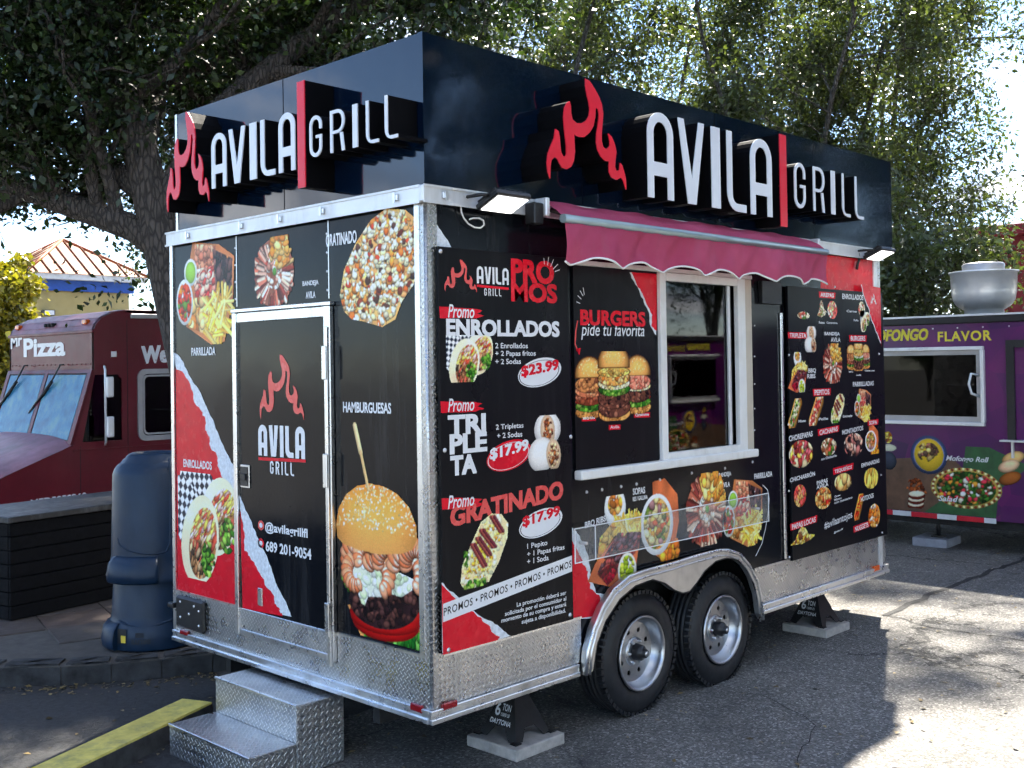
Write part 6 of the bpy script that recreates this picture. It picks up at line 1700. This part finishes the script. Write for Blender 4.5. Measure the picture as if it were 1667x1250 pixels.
    while y > 0.36:
        yn = max(y-(0.26 if k % 2 == 0 else 0.19), 0.33)
        b = B(); b.rect(PF2, -y, z0+0.002, -yn, z0+0.050, 0.001, 0.004); b.obj('reflective_tape', white_tape if k % 2 else red_tape, T); y = yn; k += 1
    # exhaust fan on the roof
    fx, fy, fz = PX+0.85, 0.715, z1+0.086
    b = B(); b.lathe([(0.19, 0.0), (0.19, 0.07), (0.215, 0.085), (0.265, 0.12), (0.295, 0.17), (0.310, 0.25), (0.320, 0.44), (0.335, 0.45), (0.335, 0.465), (0.30, 0.465), (0.29, 0.43), (0.0, 0.42)], (fx, fy, fz), 'z', 40); fan = b.obj('exhaust_fan', fan_m, T)
    b = B(); b.lathe([(0.20, 0.43), (0.205, 0.535), (0.19, 0.55), (0.0, 0.555)], (fx, fy, fz), 'z', 32); b.obj('fan_cap', van_trim, fan)
    b = B(); b.lathe([(0.0, 0.05), (0.14, 0.05), (0.17, 0.0), (0.25, 0.0), (0.31, 0.03), (0.31, 0.19), (0.26, 0.22), (0.0, 0.22)], (0, 0, 0), 'x', 28)
    for wy in (wc,):
        b2 = b.obj('wheel', rubber, T, at=(PX+0.03, wy, 0.31))
    b = B(); b.tube([PF2.w(-0.985, 0.28, -0.25), PF2.w(-0.985, 0.085, -0.25)], 0.022, 10); b.rect(PF2, -1.04, 0.0855, -0.93, 0.10, -0.31, -0.19); b.obj('stabiliser', black_metal, T)
    return T
purple_trailer('purple food trailer with yellow lettering and roof fan at the right')
gpad = mat('grey_concrete_block', (0.36, 0.36, 0.40), 0.9, 0, 0.15, 14, bump=0.3, bscale=60)
o = paver(PX+0.28, 1.02, 0.40, 0.34, 0.085, 'pale grey concrete block under the purple trailer', 0.05, gpad); o['group'] = 'blocks under the trailer supports'
# ------------------------------------------------------------------ trees
def leaf_mat(name, lo, hi, trans):
    m = bpy.data.materials.new(name); t = NT(m)
    a = t.new('ShaderNodeVertexColor', layer_name='tone')
    s_ = t.new('ShaderNodeSeparateColor'); t.l.new(a.outputs['Color'], s_.inputs[0])
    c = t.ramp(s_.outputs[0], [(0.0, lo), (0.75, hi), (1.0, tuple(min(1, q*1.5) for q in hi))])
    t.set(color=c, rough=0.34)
    tr = t.new('ShaderNodeBsdfTranslucent'); t.l.new(t.mix(1.0, c, (1.9, 2.1, 0.7), 'MULTIPLY'), tr.inputs[0])
    mx = t.new('ShaderNodeMixShader'); mx.inputs[0].default_value = trans
    out = t.n['Material Output']; t.l.new(t.b.outputs[0], mx.inputs[1]); t.l.new(tr.outputs[0], mx.inputs[2]); t.l.new(mx.outputs[0], out.inputs[0])
    return m
def bark_mat(name, c):
    m = bpy.data.materials.new(name); t = NT(m)
    n = t.noise(16, 7, 0.7, stretch=(1, 1, 0.28)); v = t.new('ShaderNodeTexVoronoi', feature='DISTANCE_TO_EDGE'); v.inputs['Scale'].default_value = 26
    mp = t.new('ShaderNodeMapping'); mp.inputs['Scale'].default_value = (1, 1, 0.3); t.l.new(t.pos(), mp.inputs[0]); t.l.new(mp.outputs[0], v.inputs['Vector'])
    k = t.math('MULTIPLY', n, t.math('MULTIPLY', v.outputs['Distance'], 5.0, clamp=True))
    t.set(color=t.ramp(k, [(0.05, tuple(q*0.35 for q in c)), (0.45, c), (0.8, tuple(q*1.6 for q in c))]), rough=0.9)
    t.bump(k, 1.0, 0.02)
    return m
bark = bark_mat('oak_bark', (0.085, 0.070, 0.060)); bark2 = bark_mat('grey_bark', (0.13, 0.115, 0.10))
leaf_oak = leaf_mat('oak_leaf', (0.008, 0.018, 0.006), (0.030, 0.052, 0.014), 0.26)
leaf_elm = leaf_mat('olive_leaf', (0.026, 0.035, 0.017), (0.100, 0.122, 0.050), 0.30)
leaf_gold = leaf_mat('golden_leaf', (0.08, 0.085, 0.012), (0.30, 0.24, 0.02), 0.30)
class Tree:
    def __init__(s, seed):
        s.rng = np.random.RandomState(seed); s.br = []; s.tips = []
    def limb(s, pts, r0, r1, kids, klen, level, maxlev, spread=0.9, up=0.15, start=0.25):
        """a limb through given points with side branches growing from it"""
        pts = [np.array(p, float) for p in pts]
        s.br.append((pts, np.linspace(r0, r1, len(pts))))
        if level >= maxlev:
            s.tips.append(pts); return
        n = len(pts)-1
        for k in range(kids):
            t = start+(1-start)*(k+s.rng.rand())/kids
            i = min(n-1, int(t*n)); f_ = t*n-i
            p = pts[i]*(1-f_)+pts[i+1]*f_
            d = pts[i+1]-pts[i]; d = d/np.linalg.norm(d)
            v = s.rng.randn(3); v -= d*v.dot(d); v /= np.linalg.norm(v)
            dr = d*(1-spread*0.6)+v*spread+np.array([0, 0, up]); dr /= np.linalg.norm(dr)
            s.branch(p, dr, klen*(0.7+0.6*s.rng.rand())*(1.1-0.5*t), max(0.006, (r0+(r1-r0)*t)*0.55), level+1, maxlev, kids, spread, up)
    def branch(s, p, d, L_, r, level, maxlev, kids, spread, up):
        m = 5
        pts = [p]; q = p.copy()
        for k in range(m):
            d = d+s.rng.randn(3)*0.17+np.array([0, 0, up*0.3]); d = d/np.linalg.norm(d)
            q = q+d*L_/m; pts.append(q.copy())
        s.limb(pts, r, r*0.35, max(3, int(kids*0.8)), L_*0.52, level, maxlev, spread, up)
    def build(s, root, bark_m, leaf_m, per_tip, size, scatter, trunk_pts=None, keep=None, lod=6):
        # wood
        tr = [q for q in s.br if q[1][0] >= 0.05]; tw = [q for q in s.br if q[1][0] < 0.05]
        if keep is not None and tw: tw = [q for q, k_ in zip(tw, keep(np.array([q[0][-1] for q in tw]))) if k_]
        for nm, lst, seg in (('trunk', tr, 10), ('twigs', tw, 4)):
            if not lst: continue
            V, Q = [], []; base = 0
            for pts, rs in lst:
                P_ = np.array(pts); T_ = np.gradient(P_, axis=0); T_ /= np.linalg.norm(T_, axis=1)[:, None]+1e-9
                ref = np.array([0.31, 0.77, 0.55]); N_ = np.cross(T_, ref); N_ /= np.linalg.norm(N_, axis=1)[:, None]+1e-9; B_ = np.cross(T_, N_)
                for k in range(seg):
                    a = 2*math.pi*k/seg
                    V.append(P_+(N_*math.cos(a)+B_*math.sin(a))*np.array(rs)[:, None])
                n = len(P_)
                for k in range(seg):
                    k2 = (k+1) % seg
                    i = np.arange(n-1)
                    Q.append(np.stack([base+k*n+i, base+k2*n+i, base+k2*n+i+1, base+k*n+i+1], 1))
                base += seg*n
            o = link(nm, np_mesh(nm, np.concatenate(V), np.concatenate(Q)), bark_m, root)
            o.data.polygons.foreach_set('use_smooth', [True]*len(o.data.polygons))
        # leaves
        tp = [np.array(t) for t in s.tips]
        C = []
        for t in tp:
            k = s.rng.rand(per_tip)*(len(t)-1.001); i = k.astype(int); f_ = (k-i)[:, None]
            C.append(t[i]*(1-f_)+t[i+1]*f_)
        C = np.concatenate(C); C = C+s.rng.randn(*C.shape)*scatter
        if keep is not None: C = C[keep(C)]
        n = len(C)
        d = s.rng.randn(n, 3); d[:, 2] -= 0.35; d /= np.linalg.norm(d, axis=1)[:, None]
        v = s.rng.randn(n, 3); v[:, 2] += 0.8; v -= d*(v*d).sum(1)[:, None]; v /= np.linalg.norm(v, axis=1)[:, None]
        w_ = np.cross(d, v)
        k_ = 0.45+1.15*s.rng.rand(n)**1.4
        L_ = size[0]*(k_*(0.85+0.3*s.rng.rand(n)))[:, None]; W_ = size[1]*(k_*(0.8+0.5*s.rng.rand(n)))[:, None]
        fold = v*W_*0.35
        V = np.stack([C, C+d*L_*0.45+w_*W_+fold, C+d*L_, C+d*L_*0.45-w_*W_+fold], 1).reshape(-1, 3)
        Q = np.arange(n*4).reshape(n, 4)
        cl = np.repeat(s.rng.rand(n)*0.75+0.25*s.rng.rand(n)**3, 4)
        me = np_mesh('crown', V, Q, np.stack([cl, cl, cl], 1), 'tone')
        return link('crown', me, leaf_m, root)
# great oak at the left, its trunk rising behind the trailer
OAK = thing('oak_tree', 'large dark live oak with leaning trunk behind the trailer and van', 'tree', (2.3, 5.35, 0))
T = Tree(21)
trunk = [(2.35, 5.3, 0.0), (2.22, 5.40, 0.9), (2.06, 5.55, 1.8), (1.93, 5.67, 2.56), (1.80, 5.78, 3.3), (1.66, 5.90, 4.15), (1.42, 6.12, 5.1), (1.25, 6.3, 6.2), (1.3, 6.5, 7.6)]
T.br.append(([np.array(p) for p in trunk[:5]], np.linspace(0.27, 0.17, 5)))
T.limb(trunk[4:], 0.17, 0.08, 14, 2.3, 1, 3, 0.95, 0.10, 0.3)
T.limb([(1.88, 5.70, 2.95), (1.68, 5.92, 3.18), (1.35, 6.25, 3.36), (0.85, 6.75, 3.62), (0.45, 7.5, 3.80), (0.2, 8.4, 4.2), (0.1, 9.2, 4.5)], 0.145, 0.06, 18, 1.7, 1, 3, 0.95, 0.22, 0.22)
T.limb([(1.80, 5.78, 3.3), (2.3, 5.5, 4.3), (3.0, 5.2, 5.0), (3.9, 5.0, 5.7), (4.6, 4.8, 6.3)], 0.14, 0.06, 15, 2.0, 1, 3, 0.95, 0.10, 0.3)
T.limb([(1.70, 5.86, 3.9), (2.3, 6.6, 4.8), (3.2, 7.4, 5.5), (4.3, 8.2, 6.2)], 0.13, 0.06, 15, 2.1, 1, 3, 0.95, 0.08, 0.3)
T.limb([(1.52, 6.02, 4.7), (1.3, 6.0, 5.4), (1.2, 5.7, 6.0), (1.3, 5.3, 6.6)], 0.12, 0.05, 14, 2.0, 1, 3, 0.95, 0.06, 0.3)
T.limb([(1.45, 6.1, 5.0), (1.0, 7.2, 5.6), (0.6, 8.6, 6.1), (0.3, 10.0, 6.6)], 0.12, 0.05, 14, 2.1, 1, 3, 0.95, 0.06, 0.3)
T.limb([(1.78, 5.8, 3.45), (1.2, 6.6, 4.2), (0.8, 7.5, 4.7), (0.5, 8.4, 5.2)], 0.11, 0.05, 16, 1.9, 1, 3, 0.95, 0.06, 0.2)
SPRIG = ([(1.95, 5.65, 2.5), (1.72, 5.95, 2.62), (1.5, 6.2, 2.62), (1.25, 6.5, 2.52)], 0.035, 0.012, 9, 0.55, 2, 3, 0.9, -0.25, 0.3)
T.limb(*SPRIG)
print('oak tips', len(T.tips))
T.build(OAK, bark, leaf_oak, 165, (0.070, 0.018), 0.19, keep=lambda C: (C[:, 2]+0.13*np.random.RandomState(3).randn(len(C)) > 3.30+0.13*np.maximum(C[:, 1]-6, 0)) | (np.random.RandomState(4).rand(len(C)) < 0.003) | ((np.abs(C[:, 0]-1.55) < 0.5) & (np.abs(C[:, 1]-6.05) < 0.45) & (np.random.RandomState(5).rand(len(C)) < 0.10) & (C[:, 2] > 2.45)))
# lighter trees behind the trailer at the right
def tall_tree(base, h, label, seed, crown_r, leaf_m, stems=3, per=30, size=(0.076, 0.019), extra=(), scatter=0.15, keep=None):
    R_ = thing('broadleaf_tree', label, 'tree', base, 'trees behind the trailers')
    T = Tree(seed); rg = T.rng
    fork = np.array(base)+np.array([0.05, 0.02, 1.5])
    T.br.append(([np.array(base, float), (np.array(base)+fork)/2+np.array([0.05, 0, 0]), fork], np.linspace(0.13, 0.10, 3)))
    for k in range(stems):
        a = 2*math.pi*(k+0.3*rg.rand())/stems
        d = np.array([math.cos(a), math.sin(a), 0])*crown_r*0.55
        pts = [fork+d*t**1.2+np.array([0, 0, (h-1.5)*t])+rg.randn(3)*0.10*t for t in np.linspace(0, 1, 7)]
        T.limb(pts, 0.065, 0.02, 15, crown_r*0.62, 1, 3, 0.95, 0.02, 0.15)
    for pts in extra: T.limb([fork]+list(pts), 0.06, 0.02, 14, 1.3, 1, 3, 0.95, -0.04, 0.3)
    print(label[:20], len(T.tips))
    T.build(R_, bark2, leaf_m, per, size, scatter, keep=keep)
tall_tree((8.6, 7.6, 0), 8.8, 'airy olive-green tree behind the middle of the black trailer', 31, 3.2, leaf_elm, 4, 76)
tall_tree((11.6, 4.7, 0), 7.6, 'dense olive-green tree behind the right end of the black trailer', 32, 3.1, leaf_elm, 5, 80, extra=([(11.0, 3.6, 2.6), (10.2, 2.4, 2.9), (9.3, 1.6, 2.75)],))
tall_tree((13.8, -1.2, 0), 8.6, 'tree whose thin arching branches reach in over the purple trailer', 33, 2.8, leaf_elm, 3, 30, extra=([(12.5, -0.6, 4.5), (10.6, 0.2, 6.6), (8.8, 0.4, 7.4), (7.2, 0.0, 7.6)], [(12.6, -1.2, 4.0), (10.8, -1.2, 6.2), (9.0, -1.6, 6.8)], [(12.4, 0.4, 5.0), (11.0, 1.4, 7.0), (9.4, 1.8, 7.8), (8.2, 1.9, 8.0)]), keep=lambda C: (C[:, 2] > 5.9+0.25*(C[:, 0]-8)) | (np.random.RandomState(8).rand(len(C)) < 0.05))
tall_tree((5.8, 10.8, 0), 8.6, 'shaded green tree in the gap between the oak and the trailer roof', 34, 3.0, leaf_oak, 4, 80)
tall_tree((14.9, 5.2, 0), 9.0, 'olive-green tree at the far right in front of the red building', 35, 3.5, leaf_elm, 5, 72, keep=lambda C: C[:, 2] > 2.3)
tall_tree((13.4, 9.4, 0), 9.6, 'farther olive-green tree filling the gap above the flame sign', 36, 3.4, leaf_elm, 4, 62)
# golden shrub beyond the van
gx, gy = 8.50, 26.7
SH = thing('golden_shrub', 'yellow-green bushy tree beyond the red van at the left edge', 'tree', (gx, gy, 0))
T = Tree(41)
for k in range(6):
    a = 2*math.pi*k/6
    T.limb([(gx+0.55*t*math.cos(a), gy+0.55*t*math.sin(a), 5.1*t*(0.8+0.2*T.rng.rand())) for t in np.linspace(0.02, 1, 6)], 0.08, 0.02, 12, 0.6, 1, 3, 0.9, 0.15, 0.2)
T.build(SH, bark2, leaf_gold, 14, (0.15, 0.055), 0.14)

# fallen leaves scattered over the asphalt and along the kerb
rg = np.random.RandomState(77)
n = 900
C = np.stack([rg.uniform(-2.5, 8, n), rg.uniform(-4, 2.4, n), np.full(n, 0.006)], 1)
m_ = 420
t0 = rg.rand(m_)*(len(KERB)-2.001); i0 = t0.astype(int); kp = np.array(KERB)
C2 = kp[i0]+(kp[i0+1]-kp[i0])*(t0-i0)[:, None]
C2 = np.concatenate([C2+np.stack([rg.randn(m_)*0.05, -0.03-np.abs(rg.randn(m_))*0.10], 1), np.full((m_, 1), 0.006)], 1)
C = np.concatenate([C, C2]); n = len(C)
an = rg.rand(n)*2*math.pi; d = np.stack([np.cos(an), np.sin(an), rg.randn(n)*0.12], 1); w_ = np.stack([-np.sin(an), np.cos(an), rg.randn(n)*0.2], 1)
L_ = (0.035*(0.5+0.9*rg.rand(n)))[:, None]; W_ = (0.010*(0.6+0.8*rg.rand(n)))[:, None]
V = np.stack([C, C+d*L_*0.5+w_*W_+np.array([0, 0, 0.004]), C+d*L_, C+d*L_*0.5-w_*W_+np.array([0, 0, 0.004])], 1).reshape(-1, 3)
V[:, 2] = np.maximum(V[:, 2], 0.003)
cl = np.repeat(rg.rand(n), 4)
dry = leaf_mat('dry_leaf', (0.05, 0.035, 0.015), (0.24, 0.17, 0.07), 0.1)
o = link('leaf_litter', np_mesh('leaf_litter', V, np.arange(n*4).reshape(n, 4), np.stack([cl]*3, 1), 'tone'), dry)
tag(o, 'small dry leaves scattered over the asphalt', 'leaf litter', kind='stuff')

# ------------------------------------------------------------------ across the lot, behind the viewer: what the glossy panels and the glass mirror
def copy_tree(o, parent=None):
    c = o.copy(); COL.objects.link(c)
    if parent is not None: c.parent = parent
    for ch in list(o.children): copy_tree(ch, c)
    return c
src = [o for o in bpy.data.objects if o.parent is None and o.name.startswith('broadleaf_tree') and 'shaded green' in o['label']]
for k, (x, y, rz) in enumerate([(1.0, -15.5, 0.4), (6.0, -14.0, 1.9), (11.0, -13.5, 3.3), (16.0, -12.5, 5.0), (21.5, -11.0, 0.9), (27.0, -9.0, 4.4), (-4.5, -16.5, 2.6), (3.5, -20.5, 1.1), (9.0, -20.0, 2.9), (14.0, -19.0, 4.1), (19.5, -17.5, 0.2), (25.0, -15.0, 3.6), (32.0, -11.0, 5.5), (-27.0, 8.0, 1.2), (-28.0, 16.0, 4.0), (-27.0, 24.0, 2.2)]):
    c = copy_tree(src[0]); c.location = (x, y, 0); c.rotation_euler = (0, 0, rz)
    c.scale = (0.75, 0.75, 0.50) if x < -20 else (1.3, 1.3, 1.35)
    c['label'] = 'dark tree across the lot, seen only mirrored in the black panels'; c['group'] = 'trees across the lot'
pt = [o for o in bpy.data.objects if o.parent is None and o.name.startswith('purple_food_trailer')][0]
c = copy_tree(pt); c.location = (9.7, -7.6, 0); c.rotation_euler = (0, 0, -math.pi/2)
c['label'] = 'purple food trailer mirrored in the serving window glass'
